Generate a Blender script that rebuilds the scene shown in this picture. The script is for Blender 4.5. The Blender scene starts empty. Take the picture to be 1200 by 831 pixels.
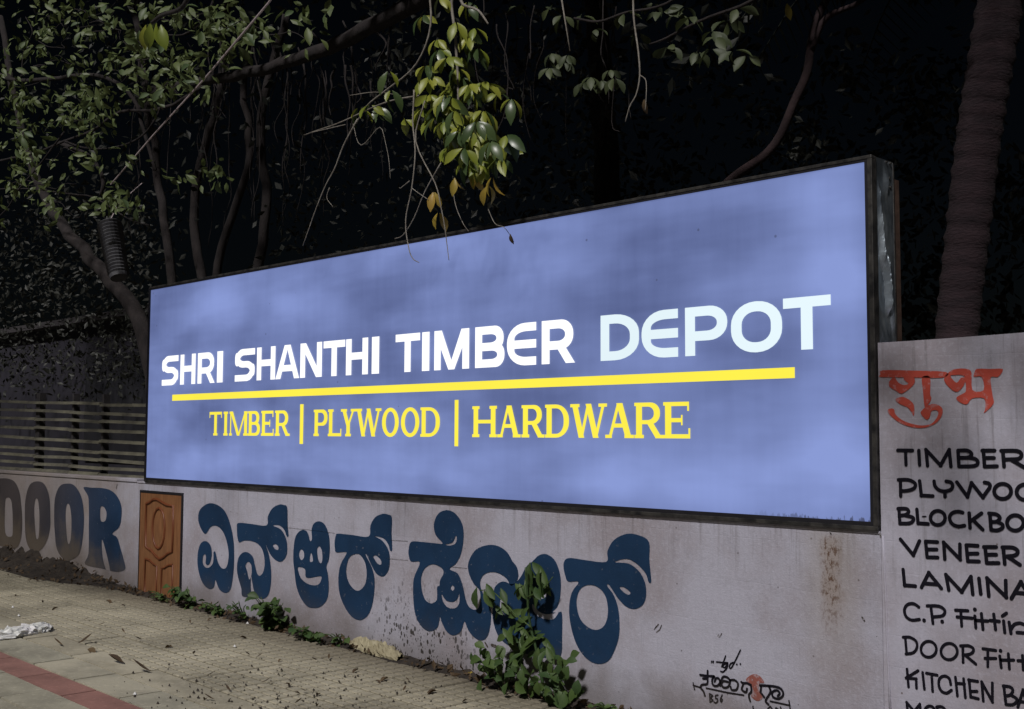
import bpy, bmesh, math, random
from mathutils import Vector, Matrix, noise
from mathutils.geometry import delaunay_2d_cdt
random.seed(11)
scn = bpy.context.scene
COL = scn.collection
# ------------------------------------------------------------------ camera
# axes of the place seen from the camera (right, down, forward): X along the wall, Y into it, Z up
AX = Vector((0.70165456, -0.04657381, -0.7109935))
AY = Vector((0.71250733, 0.05113689, 0.69979877))
AZ = Vector((0.0037657, -0.99760508, 0.06906462))
FPX = 1353.84
EYE = Vector((0.0, -5.05, 1.60))
cam_d = bpy.data.cameras.new('camera')
cam = bpy.data.objects.new('camera', cam_d)
COL.objects.link(cam)
M = Matrix(((AX[0], -AX[1], -AX[2]), (AY[0], -AY[1], -AY[2]), (AZ[0], -AZ[1], -AZ[2])))
cam.matrix_world = Matrix.Translation(EYE) @ M.to_4x4()
cam_d.sensor_width = 36.0
cam_d.lens = FPX / 1200 * 36
cam_d.clip_start = 0.05
cam_d.clip_end = 500
scn.camera = cam
# ------------------------------------------------------------------ night sky and the one key light
SUN_EL, SUN_AZ = math.radians(44), math.radians(24)      # azimuth: to the right of straight-on to the wall
world = bpy.data.worlds.new('World')
scn.world = world
world.use_nodes = True
wn = world.node_tree
bg = wn.nodes['Background']
sky = wn.nodes.new('ShaderNodeTexSky')
sky.sky_type = 'NISHITA'
sky.sun_disc = False
sky.sun_elevation = SUN_EL
sky.sun_rotation = math.radians(180) - SUN_AZ
wn.links.new(sky.outputs[0], bg.inputs[0])
bg.inputs[1].default_value = 0.00045
sun_d = bpy.data.lights.new('sun', 'SUN')
sun_d.energy = 2.6
sun_d.angle = math.radians(4.2)
sun_d.color = (1.0, 0.965, 0.935)
sun = bpy.data.objects.new('sun', sun_d)
COL.objects.link(sun)
sdir = Vector((math.sin(SUN_AZ) * math.cos(SUN_EL), -math.cos(SUN_AZ) * math.cos(SUN_EL), math.sin(SUN_EL)))
sun.rotation_euler = sdir.to_track_quat('Z', 'Y').to_euler()
sun.location = sdir * 20
scn.view_settings.view_transform = 'Standard'
scn.view_settings.look = 'None'
scn.view_settings.exposure = 0.0
scn.view_settings.gamma = 1.0
scn.render.film_transparent = False

# ------------------------------------------------------------------ helpers
def ray(px, py):
    v = Vector((px - 600, py - 415.5, FPX))
    return Vector((AX.dot(v), AY.dot(v), AZ.dot(v)))
def at(px, py, Y=0.0):
    r = ray(px, py)
    return EYE + r * ((Y - EYE.y) / r.y)
FY = -0.012                                  # front plane of the lit sign
GA, GB = -0.045, -0.0203
def gz(x, y=0):
    return GA + GB * x
def onground(px, py, lift=0.0):
    r = ray(px, py)
    t = (GA + lift - EYE.z + GB * EYE.x) / (r.z - GB * r.x)
    return EYE + r * t
def project(p):
    d = p - EYE
    c = AX * d.x + AY * d.y + AZ * d.z
    if c.z < 0.05: return None
    return 600 + FPX * c.x / c.z, 415.5 + FPX * c.y / c.z

def link(name, me, mat=None, parent=None, loc=None):
    o = bpy.data.objects.new(name, me)
    COL.objects.link(o)
    if mat is not None and me is not None and not me.materials: me.materials.append(mat)
    if parent is not None: o.parent = parent
    if loc is not None: o.location = loc
    return o
def tag(o, label=None, cat=None, group=None, kind=None):
    if label: o['label'] = label
    if cat: o['category'] = cat
    if group: o['group'] = group
    if kind: o['kind'] = kind
    return o
def empty(name, loc, label, cat, group=None):
    o = bpy.data.objects.new(name, None)
    o.empty_display_size = 0.1
    COL.objects.link(o)
    o.location = loc
    return tag(o, label, cat, group)

class MB:
    def __init__(s): s.v = []; s.f = []
    def add(s, vs, fs):
        n = len(s.v); s.v += [tuple(v) for v in vs]; s.f += [tuple(i + n for i in f) for f in fs]
    def box(s, x0, x1, y0, y1, z0, z1):
        s.add([(x, y, z) for x in (x0, x1) for y in (y0, y1) for z in (z0, z1)],
              [(0, 1, 3, 2), (4, 6, 7, 5), (0, 4, 5, 1), (2, 3, 7, 6), (0, 2, 6, 4), (1, 5, 7, 3)])
    def tube(s, pts, rads, n=6, cap=True):
        pts = [Vector(p) for p in pts]
        if not isinstance(rads, (list, tuple)): rads = [rads] * len(pts)
        up = Vector((0.13, 0.21, 0.97)); rings = []
        prev = None
        for i, p in enumerate(pts):
            d = (pts[min(i + 1, len(pts) - 1)] - pts[max(i - 1, 0)])
            if d.length < 1e-9: d = Vector((0, 0, 1))
            d.normalize()
            a = (prev - d * prev.dot(d)) if prev is not None else d.cross(up if abs(d.dot(up)) < 0.95 else Vector((1, 0, 0)))
            a.normalize(); prev = a
            b = d.cross(a)
            rings.append([p + (a * math.cos(2 * math.pi * k / n) + b * math.sin(2 * math.pi * k / n)) * rads[i] for k in range(n)])
        vs = [v for r in rings for v in r]; fs = []
        for i in range(len(pts) - 1):
            for k in range(n):
                fs.append((i * n + k, i * n + (k + 1) % n, (i + 1) * n + (k + 1) % n, (i + 1) * n + k))
        if cap:
            fs.append(tuple(range(n))[::-1]); fs.append(tuple((len(pts) - 1) * n + k for k in range(n)))
        s.add(vs, fs)
    def mesh(s, name, smooth=False):
        me = bpy.data.meshes.new(name)
        me.from_pydata(s.v, [], s.f)
        if smooth: me.polygons.foreach_set('use_smooth', [True] * len(me.polygons))
        me.update()
        return me
    def build(s, name, mat, parent=None, smooth=False, bevel=0):
        me = s.mesh(name, smooth)
        o = link(name, me, mat, parent)
        if parent is not None: o.matrix_parent_inverse = Matrix.Translation(-parent.location)
        if bevel:
            b = o.modifiers.new('bevel', 'BEVEL'); b.width = bevel; b.segments = 2; b.limit_method = 'ANGLE'
        return o
def cat_rom(pts, k=4, closed=False):
    n = len(pts); out = []
    if n < 3 and not closed: return [Vector(p) for p in pts]
    P = [Vector(p) for p in pts]
    for i in range(n if closed else n - 1):
        a = P[(i - 1) % n] if (closed or i > 0) else P[0] * 2 - P[1]
        b = P[i]; c = P[(i + 1) % n]
        d = P[(i + 2) % n] if (closed or i + 2 < n) else P[-1] * 2 - P[-2]
        for j in range(k):
            t = j / k
            out.append(0.5 * ((2 * b) + (c - a) * t + (2 * a - 5 * b + 4 * c - d) * t * t + (3 * b - a - 3 * c + d) * t ** 3))
    if not closed: out.append(P[-1])
    return out
def lerp(a, b, t): return a + (b - a) * t
def taper(n, r0, r1): return [lerp(r0, r1, i / (n - 1)) for i in range(n)]

# ------------------------------------------------------------------ materials
def rgb(c): return (c[0], c[1], c[2], 1)
class NT:
    def __init__(s, name):
        s.m = bpy.data.materials.new(name); s.m.use_nodes = True
        s.t = s.m.node_tree; s.b = s.t.nodes['Principled BSDF']
        s.tc = s.t.nodes.new('ShaderNodeTexCoord'); s.o = s.tc.outputs['Object']
    def n(s, typ, **kw):
        nd = s.t.nodes.new(typ)
        for k, v in kw.items(): setattr(nd, k, v)
        return nd
    def put(s, sock, v):
        if isinstance(v, bpy.types.NodeSocket): s.t.links.new(v, sock)
        elif isinstance(v, tuple) and len(v) == 3 and sock.type == 'RGBA': sock.default_value = rgb(v)
        else: sock.default_value = v
    def math(s, op, a, b=0.0, c=None, clamp=False):
        nd = s.n('ShaderNodeMath', operation=op, use_clamp=clamp)
        s.put(nd.inputs[0], a); s.put(nd.inputs[1], b)
        if c is not None: s.put(nd.inputs[2], c)
        return nd.outputs[0]
    def mix(s, f, a, b, blend='MIX'):
        nd = s.n('ShaderNodeMix', data_type='RGBA', blend_type=blend)
        s.put(nd.inputs[0], f); s.put(nd.inputs[6], a); s.put(nd.inputs[7], b)
        return nd.outputs[2]
    def noise(s, scale, detail=4, rough=0.55, vec=None, dist=0.0):
        nd = s.n('ShaderNodeTexNoise'); nd.inputs['Scale'].default_value = scale
        nd.inputs['Detail'].default_value = detail; nd.inputs['Roughness'].default_value = rough
        nd.inputs['Distortion'].default_value = dist
        s.t.links.new(vec or s.o, nd.inputs['Vector'])
        return nd.outputs[0]
    def voro(s, scale, vec=None, feature='F1'):
        nd = s.n('ShaderNodeTexVoronoi', feature=feature); nd.inputs['Scale'].default_value = scale
        s.t.links.new(vec or s.o, nd.inputs['Vector'])
        return nd.outputs[0]
    def scale(s, sx, sy, sz, vec=None):
        nd = s.n('ShaderNodeMapping'); nd.inputs['Scale'].default_value = (sx, sy, sz)
        s.t.links.new(vec or s.o, nd.inputs[0]); return nd.outputs[0]
    def ramp(s, f, a, b):                      # smooth 0..1 between a and b
        nd = s.n('ShaderNodeMapRange', interpolation_type='SMOOTHSTEP')
        s.put(nd.inputs[0], f); nd.inputs[1].default_value = a; nd.inputs[2].default_value = b
        return nd.outputs[0]
    def xyz(s):
        nd = s.n('ShaderNodeSeparateXYZ'); s.t.links.new(s.o, nd.inputs[0]); return nd.outputs
    def bump(s, h, dist=0.01, strength=0.5):
        nd = s.n('ShaderNodeBump'); nd.inputs['Distance'].default_value = dist; nd.inputs['Strength'].default_value = strength
        s.put(nd.inputs['Height'], h); s.t.links.new(nd.outputs[0], s.b.inputs['Normal'])
    def col(s, c): s.put(s.b.inputs['Base Color'], c)
    def rough(s, r): s.put(s.b.inputs['Roughness'], r)
    def rnd(s): return s.n('ShaderNodeObjectInfo').outputs['Random']
def simple(name, a, b, scale=8, rough=0.8, bump=0.003, metal=0.0, stretch=(1, 1, 1)):
    t = NT(name); v = t.scale(*stretch)
    n = t.noise(scale, 5, 0.6, v)
    t.col(t.mix(t.ramp(n, 0.3, 0.7), a, b)); t.rough(rough); t.b.inputs['Metallic'].default_value = metal
    if bump: t.bump(t.noise(scale * 4, 5, 0.6, v), bump, 0.6)
    return t.m

def wall_dirt(t, base, left_dark=True):
    """weather marks that sit on the wall whatever lights it; object coordinates are world metres"""
    X, Yc, Z = t.xyz()
    n1 = t.noise(1.3, 6, 0.6); n2 = t.noise(9, 5, 0.65); n3 = t.noise(45, 4, 0.6)
    c = t.mix(t.ramp(n1, 0.38, 0.66), base, (base[0] * 0.74, base[1] * 0.68, base[2] * 0.64))
    c = t.mix(t.math('MULTIPLY', t.ramp(n2, 0.5, 0.75), 0.35), c, tuple(v * 0.62 for v in base))
    c = t.mix(t.math('MULTIPLY', t.ramp(n3, 0.48, 0.75), 0.4), c, tuple(v * 1.22 for v in base))
    grit = t.noise(95, 3, 0.7)
    c = t.mix(t.math('MULTIPLY', t.ramp(grit, 0.58, 0.70), 0.45), c, tuple(v * 0.5 for v in base))
    fs = t.noise(1.0, 4, 0.65, t.scale(60, 1, 5.0))
    c = t.mix(t.math('MULTIPLY', t.ramp(fs, 0.56, 0.72), 0.35), c, tuple(v * 0.6 for v in base))
    # vertical rain streaks from the coping
    st = t.noise(1.0, 5, 0.7, t.scale(26, 1, 1.4))
    up = t.ramp(Z, 0.75, 1.2)
    c = t.mix(t.math('MULTIPLY', t.math('MULTIPLY', t.ramp(st, 0.52, 0.72), up), 0.55), c, (0.13, 0.115, 0.115))
    # ground splash and damp
    lowh = t.math('ADD', Z, t.math('MULTIPLY', X, 0.0203))
    dn = t.math('ADD', lowh, t.math('MULTIPLY', t.noise(3, 5, 0.6), -0.5))
    c = t.mix(t.math('MULTIPLY', t.ramp(dn, 0.05, -0.3), 0.6), c, (0.115, 0.095, 0.075))
    return c, X, Z, n2, n3, lowh
def mat_lowwall():
    t = NT('plaster_low')
    base = (0.44, 0.435, 0.525)
    c, X, Z, n2, n3, lowh = wall_dirt(t, base)
    # browner, dirtier toward the far left
    lf = t.ramp(t.math('ADD', X, t.math('MULTIPLY', n2, 2.0)), -8.2, -10.6)
    c = t.mix(t.math('MULTIPLY', lf, 0.62), c, (0.21, 0.17, 0.13))
    # mud splatter patch
    sp = t.voro(28, t.scale(1, 1, 0.62)); sp2 = t.voro(60, t.scale(1, 1, 0.55))
    m = t.math('MULTIPLY', t.ramp(X, -6.75, -6.2), t.ramp(X, -5.2, -5.75))
    m = t.math('MULTIPLY', m, t.ramp(t.math('ADD', Z, t.math('MULTIPLY', n2, 0.5)), 1.0, 0.45))
    n9 = t.noise(7, 3, 0.5)
    s1 = t.ramp(t.math('ADD', sp, t.math('MULTIPLY', n9, 0.5)), 0.57, 0.5)
    s2 = t.ramp(t.math('ADD', sp2, t.math('MULTIPLY', n9, 0.5)), 0.50, 0.42)
    c = t.mix(t.math('MULTIPLY', m, t.math('MULTIPLY', t.math('MAXIMUM', s1, s2), 1.0)), c, (0.035, 0.03, 0.028))
    # sparse specks all over
    s3 = t.ramp(t.voro(9), 0.055, 0.035)
    c = t.mix(t.math('MULTIPLY', s3, 0.7), c, (0.09, 0.08, 0.08))
    # rust run under the sign
    rx = t.math('ABSOLUTE', t.math('ADD', X, 2.93))
    rm = t.math('MULTIPLY', t.ramp(t.math('ADD', rx, t.math('MULTIPLY', n2, 0.1)), 0.13, 0.06), t.ramp(Z, 0.55, 0.9))
    c = t.mix(t.math('MULTIPLY', t.math('MULTIPLY', t.ramp(rx, 0.22, 0.05), t.ramp(Z, 0.2, 0.9)), 0.35), c, (0.30, 0.25, 0.19))
    rm = t.math('MULTIPLY', rm, t.ramp(Z, 1.14, 1.08))
    c = t.mix(t.math('MULTIPLY', rm, 0.45), c, (0.25, 0.18, 0.12))
    c = t.mix(t.math('MULTIPLY', rm, t.math('MULTIPLY', t.ramp(t.noise(60, 4, 0.7, t.scale(1, 1, 0.5)), 0.48, 0.6), 0.9)), c, (0.10, 0.048, 0.025))
    t.col(c); t.rough(0.9)
    h = t.math('ADD', t.math('MULTIPLY', n3, 0.5), t.math('MULTIPLY', t.noise(120, 3, 0.6), 0.4))
    seam = t.math('ABSOLUTE', t.math('SUBTRACT', t.math('FRACT', t.math('MULTIPLY', t.math('ADD', lowh, t.math('MULTIPLY', t.noise(2, 3), 0.03)), 4.4)), 0.5))
    h = t.math('SUBTRACT', h, t.math('MULTIPLY', t.ramp(seam, 0.02, 0.0), 0.07))
    h = t.math('ADD', h, t.math('MULTIPLY', t.noise(30, 3, 0.6, t.scale(2.2, 1, 0.25)), 0.5))
    t.bump(h, 0.006, 0.8)
    return t.m
def mat_tallwall():
    t = NT('plaster_tall')
    c, X, Z, n2, n3, lowh = wall_dirt(t, (0.455, 0.445, 0.535))
    s3 = t.ramp(t.voro(7), 0.05, 0.03)
    c = t.mix(t.math('MULTIPLY', s3, 0.7), c, (0.09, 0.06, 0.04))
    t.col(c); t.rough(0.9)
    h = t.math('ADD', t.math('MULTIPLY', n3, 0.6), t.math('MULTIPLY', t.noise(120, 3, 0.6), 0.4))
    seam = t.math('ABSOLUTE', t.math('SUBTRACT', t.math('FRACT', t.math('MULTIPLY', t.math('ADD', t.math('ADD', Z, t.math('MULTIPLY', X, 0.02)), t.math('MULTIPLY', t.noise(2, 3), 0.02)), 7.0)), 0.5))
    h = t.math('SUBTRACT', h, t.math('MULTIPLY', t.ramp(seam, 0.03, 0.0), 0.15))
    h = t.math('ADD', h, t.math('MULTIPLY', t.noise(30, 3, 0.6, t.scale(2.2, 1, 0.25)), 0.5))
    t.bump(h, 0.004, 0.6)
    return t.m
def mat_paint(name, col, worn=(0.30, 0.28, 0.30), wear=0.6, fade=False, lo=0.62):
    t = NT(name); X, Yc, Z = t.xyz()
    n = t.noise(28, 6, 0.7); n2 = t.noise(2.5, 4, 0.6)
    c = t.mix(t.ramp(n2, 0.35, 0.7), col, tuple(v * 0.72 for v in col))
    c = t.mix(t.math('MULTIPLY', t.ramp(n, lo, lo + 0.08), wear), c, worn)
    lowh = t.math('ADD', Z, t.math('MULTIPLY', X, 0.0203))
    dn = t.math('ADD', lowh, t.math('MULTIPLY', n2, -0.5))
    c = t.mix(t.math('MULTIPLY', t.ramp(dn, 0.05, -0.25), 0.35), c, (0.11, 0.09, 0.07))
    if fade:
        lf = t.math('MULTIPLY', t.ramp(t.math('ADD', X, n2), -9.6, -12.2), 0.85)
        c = t.mix(lf, c, (0.075, 0.06, 0.055))
        lo = t.math('MULTIPLY', t.ramp(t.math('ADD', t.math('ADD', Z, n2), t.math('MULTIPLY', X, 0.14)), -0.45, -0.8), 0.8)
        c = t.mix(t.math('MULTIPLY', lo, t.ramp(X, -9.5, -10.6)), c, (0.13, 0.105, 0.08))
    t.col(c); t.rough(0.85); t.b.inputs['Specular IOR Level'].default_value = 0.2; t.bump(t.noise(90, 4), 0.002, 0.6)
    return t.m
def mat_emit(name, col, strength, vary=0.0):
    t = NT(name)
    t.col((0.05, 0.05, 0.06)); t.rough(0.35)
    if vary: c = t.mix(t.ramp(t.noise(1.1, 2, 0.5), 0.35, 0.65), tuple(v * (1 - vary) for v in col), col)
    else: c = col
    t.put(t.b.inputs['Emission Color'], c); t.b.inputs['Emission Strength'].default_value = strength
    return t.m
def mat_panel():
    """translucent blue vinyl lit from behind by tube lamps: brighter where lamps stand close"""
    t = NT('backlit_blue_vinyl'); X, Yc, Z = t.xyz()
    t.col((0.03, 0.04, 0.08)); t.rough(0.4)
    a = t.noise(0.8, 2, 0.5, t.scale(1.1, 1, 2.0)); b = t.noise(2.0, 3, 0.55, t.scale(0.6, 1, 1.8)); w = t.noise(7, 3, 0.6, t.scale(1.6, 1, 0.16)); hz = t.noise(5, 2, 0.6, t.scale(0.15, 1, 2.4))
    s = t.math('ADD', t.math('MULTIPLY', t.ramp(a, 0.38, 0.62), 0.30), t.math('MULTIPLY', t.ramp(b, 0.35, 0.65), 0.16))
    s = t.math('ADD', s, t.math('MULTIPLY', w, 0.16)); s = t.math('ADD', s, t.math('MULTIPLY', hz, 0.16))
    def lamp(x, z, sx, sz, k):
        dx = t.math('DIVIDE', t.math('SUBTRACT', X, x), sx); dz = t.math('DIVIDE', t.math('SUBTRACT', Z, z), sz)
        e = t.math('EXPONENT', t.math('MULTIPLY', t.math('ADD', t.math('MULTIPLY', dx, dx), t.math('MULTIPLY', dz, dz)), -1.0))
        return t.math('MULTIPLY', e, k)
    for q in [(px_, py_, sx_, sz_, k_) for px_, py_, sx_, sz_, k_ in ((985, 330, .22, .6, .5), (985, 540, .35, .3, .45), (880, 575, .6, .22, .4), (720, 560, .5, .2, .38), (560, 550, .6, .2, .35), (400, 545, .7, .2, .42), (240, 545, .7, .22, .5), (200, 430, .3, .5, .15), (255, 345, .6, .25, .42), (330, 355, .5, .2, .3), (470, 300, .5, .2, .30), (545, 310, .4, .22, .28), (650, 300, .3, .16, .12), (960, 240, .3, .3, .25))]:
        p_ = at(q[0], q[1], FY)
        s = t.math('ADD', s, lamp(p_.x, p_.z, q[2], q[3], q[4]))
    c = t.mix(t.math('MULTIPLY', s, 1.0, clamp=True), (0.060, 0.080, 0.195), (0.232, 0.300, 0.62))
    # grime: small specks and bottom edge dirt
    sp = t.math('MULTIPLY', t.ramp(t.voro(5), 0.045, 0.03), 0.5)
    dirt = t.math('MULTIPLY', t.ramp(t.math('ADD', Z, t.math('MULTIPLY', t.noise(38, 3, 0.7, t.scale(1, 1, 0.3)), -0.16)), 1.128, 1.112), t.ramp(X, -3.5, -2.9))
    c = t.mix(t.math('MAXIMUM', sp, t.math('MULTIPLY', dirt, 0.8)), c, (0.03, 0.03, 0.05))
    t.put(t.b.inputs['Emission Color'], c); t.b.inputs['Emission Strength'].default_value = 1.0
    return t.m
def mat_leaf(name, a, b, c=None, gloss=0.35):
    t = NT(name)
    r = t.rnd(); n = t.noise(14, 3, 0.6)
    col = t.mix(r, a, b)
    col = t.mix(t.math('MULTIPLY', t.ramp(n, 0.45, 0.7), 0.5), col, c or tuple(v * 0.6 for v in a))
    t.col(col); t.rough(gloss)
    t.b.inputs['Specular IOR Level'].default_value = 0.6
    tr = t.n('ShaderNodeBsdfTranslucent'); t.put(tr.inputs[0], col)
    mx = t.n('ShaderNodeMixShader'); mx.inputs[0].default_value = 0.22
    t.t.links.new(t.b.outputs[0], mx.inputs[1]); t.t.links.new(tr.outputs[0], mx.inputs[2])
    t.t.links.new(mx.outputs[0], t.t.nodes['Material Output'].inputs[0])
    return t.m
def mat_tile(name, a, b):
    t = NT(name); r = t.rnd()
    geo = t.n('ShaderNodeNewGeometry').outputs['Position']
    n = t.noise(2.2, 5, 0.6, geo); n2 = t.noise(30, 5, 0.65, geo); n3 = t.noise(0.9, 4, 0.6, geo)
    c = t.mix(r, a, b)
    c = t.mix(t.math('MULTIPLY', t.ramp(n, 0.4, 0.68), 0.55), c, tuple(v * 0.55 for v in a))
    c = t.mix(t.math('MULTIPLY', t.ramp(n3, 0.5, 0.62), 0.5), c, tuple(v * 0.42 for v in a))
    c = t.mix(t.math('MULTIPLY', t.ramp(n2, 0.5, 0.75), 0.45), c, tuple(min(1, v * 1.35) for v in b))
    sp = t.ramp(t.noise(85, 3, 0.6, geo), 0.66, 0.72)
    c = t.mix(t.math('MULTIPLY', sp, 0.6), c, (0.05, 0.04, 0.03))
    # dirt next to the wall, deepened with the tree's shade painted in
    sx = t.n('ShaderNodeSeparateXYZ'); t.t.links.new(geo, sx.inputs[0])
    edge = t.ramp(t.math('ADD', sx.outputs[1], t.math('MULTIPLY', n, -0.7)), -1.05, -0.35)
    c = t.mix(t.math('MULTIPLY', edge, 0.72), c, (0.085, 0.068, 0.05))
    t.col(c); t.rough(0.88); t.bump(t.noise(45, 4, 0.6, geo), 0.003, 0.7)
    return t.m

MAT = dict(
    lowwall=mat_lowwall(), tallwall=mat_tallwall(),
    navy=mat_paint('navy_paint', (0.012, 0.04, 0.098), wear=0.5, fade=True),
    black=mat_paint('black_paint', (0.007, 0.006, 0.013), wear=0.05),
    red=mat_paint('red_paint', (0.52, 0.085, 0.06), worn=(0.46, 0.26, 0.27), wear=0.55, lo=0.54),
    thinred=mat_paint('thin_red_paint', (0.33, 0.11, 0.09), worn=(0.38, 0.30, 0.33), wear=0.8, lo=0.5),
    mark=mat_paint('dark_scrape', (0.07, 0.06, 0.055), wear=0.9, lo=0.5),
    panel=mat_panel(),
    white_l=mat_emit('white_vinyl', (1.0, 1.0, 1.0), 1.12), pale_l=mat_emit('pale_vinyl', (0.74, 0.87, 0.92), 1.05, 0.06),
    yellow_l=mat_emit('yellow_vinyl', (1.0, 0.86, 0.045), 1.0, 0.05),
    frame=simple('dull_metal', (0.025, 0.025, 0.028), (0.10, 0.095, 0.09), 14, 0.5, 0.002, 0.6),
    gasket=simple('black_gasket', (0.006, 0.006, 0.01), (0.012, 0.011, 0.016), 10, 0.6, 0.001),
    sheet=simple('galvanised_sheet', (0.22, 0.27, 0.33), (0.66, 0.75, 0.84), 5, 0.37, 0.001, 0.93),
    rusty=simple('rusty_iron', (0.055, 0.03, 0.022), (0.10, 0.06, 0.045), 20, 0.8, 0.003, 0.2),
    slat=simple('concrete_slat', (0.20, 0.19, 0.14), (0.07, 0.065, 0.055), 3, 0.8, 0.003),  # dark patches stand for leaf shade put into the slat colour
    post=simple('dark_post', (0.03, 0.027, 0.03), (0.05, 0.045, 0.05), 6, 0.85, 0.003),
    wood=simple('door_wood', (0.26, 0.12, 0.052), (0.18, 0.078, 0.034), 6, 0.5, 0.001, stretch=(6, 1, 0.7)),
    woodm=simple('door_moulding', (0.13, 0.035, 0.012), (0.17, 0.05, 0.018), 6, 0.5, 0.001, stretch=(6, 1, 0.7)),
    bark=simple('bark', (0.027, 0.021, 0.021), (0.013, 0.010, 0.011), 11, 0.95, 0.02, stretch=(1, 1, 0.4)),
    palmbark=simple('ringed_bark', (0.030, 0.016, 0.021), (0.016, 0.009, 0.013), 6, 0.95, 0.02, stretch=(1, 1, 3)),
    redbark=simple('reddish_bark', (0.032, 0.017, 0.019), (0.02, 0.011, 0.013), 9, 0.95, 0.01),
    twig=simple('grey_twig', (0.27, 0.25, 0.22), (0.15, 0.13, 0.11), 20, 0.8, 0.002),
    leaf=mat_leaf('green_leaf', (0.17, 0.22, 0.026), (0.31, 0.32, 0.045), gloss=0.45),
    leaf2=mat_leaf('dark_leaf', (0.05, 0.085, 0.03), (0.085, 0.125, 0.045)),
    dimleaf=mat_leaf('olive_leaf', (0.045, 0.06, 0.028), (0.075, 0.095, 0.035), gloss=0.6),
    banyan=mat_leaf('banyan_leaf', (0.07, 0.11, 0.045), (0.115, 0.145, 0.042), gloss=0.55),
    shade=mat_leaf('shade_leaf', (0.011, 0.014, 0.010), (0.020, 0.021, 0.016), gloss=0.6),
    yleaf=mat_leaf('yellow_leaf', (0.32, 0.25, 0.03), (0.42, 0.27, 0.05), (0.22, 0.10, 0.03), 0.5),
    weed=mat_leaf('weed_leaf', (0.035, 0.075, 0.02), (0.075, 0.125, 0.028), gloss=0.6),
    dry=mat_leaf('dry_leaf', (0.07, 0.042, 0.022), (0.13, 0.085, 0.04), gloss=0.8),
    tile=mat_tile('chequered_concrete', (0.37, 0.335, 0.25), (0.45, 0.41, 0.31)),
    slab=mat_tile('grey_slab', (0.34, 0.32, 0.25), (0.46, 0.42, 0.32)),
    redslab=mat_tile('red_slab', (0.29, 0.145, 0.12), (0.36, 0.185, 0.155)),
    groove_floor=simple('shaded_dirt_groove', (0.10, 0.085, 0.06), (0.17, 0.15, 0.11), 9, 0.95, 0.0),  # groove dirt, darkened to stand in for the grooves' own shadow
    bed=simple('dirt_bed', (0.045, 0.038, 0.03), (0.09, 0.075, 0.055), 9, 0.95, 0.01),
    soil=simple('soil', (0.016, 0.012, 0.010), (0.045, 0.035, 0.027), 16, 0.95, 0.02),
    asphalt=simple('asphalt', (0.045, 0.045, 0.047), (0.06, 0.06, 0.06), 30, 0.9, 0.006),
    kerb=simple('kerb_stone', (0.28, 0.27, 0.24), (0.2, 0.19, 0.17), 6, 0.9, 0.006),
    bag=simple('white_plastic', (0.72, 0.70, 0.72), (0.55, 0.56, 0.54), 7, 0.4, 0.004),
    paper=simple('yellowed_sheet', (0.40, 0.36, 0.24), (0.27, 0.235, 0.15), 9, 0.7, 0.004),
    pipe=simple('grey_pipe', (0.10, 0.10, 0.11), (0.06, 0.06, 0.07), 8, 0.6, 0.001),
    wire=simple('wire_strand', (0.60, 0.50, 0.52), (0.46, 0.38, 0.40), 30, 0.6, 0.0),
    bwall=simple('far_plaster', (0.022, 0.02, 0.032), (0.014, 0.013, 0.02), 1.5, 0.9, 0.004),
    glassdark=simple('dark_window', (0.02, 0.02, 0.026), (0.03, 0.03, 0.035), 2, 0.2, 0.0),
    yard=simple('yard_soil', (0.05, 0.042, 0.034), (0.08, 0.07, 0.05), 3, 0.95, 0.02),
)

# ------------------------------------------------------------------ ground
ground_b = MB()
xs = [-160, -40, -16, -8, 0, 8, 40, 160]
ys = [0.12, 3, 8, 20, 60, 200]
for i in range(len(xs) - 1):
    for j in range(len(ys) - 1):
        P = [(xs[i], ys[j]), (xs[i + 1], ys[j]), (xs[i + 1], ys[j + 1]), (xs[i], ys[j + 1])]
        ground_b.add([(x, y, gz(x) - 0.04 - 0.0 * y) for x, y in P], [(0, 1, 2, 3)])
tag(ground_b.build('yard_ground', MAT['yard']), kind='structure')
mb = MB(); mb.add([(-160, -200, gz(-160) - 0.17), (160, -200, gz(160) - 0.17), (160, -4.0, gz(160) - 0.17), (-160, -4.0, gz(-160) - 0.17)], [(0, 1, 2, 3)])
tag(mb.build('road', MAT['asphalt']), kind='structure')
mb = MB()
mb.add([(-160, -4.0, gz(-160) - 0.045), (160, -4.0, gz(160) - 0.045), (160, 0.12, gz(160) - 0.045), (-160, 0.12, gz(-160) - 0.045)], [(0, 1, 2, 3)])
pave = tag(mb.build('pavement', MAT['bed']), kind='structure')
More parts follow.
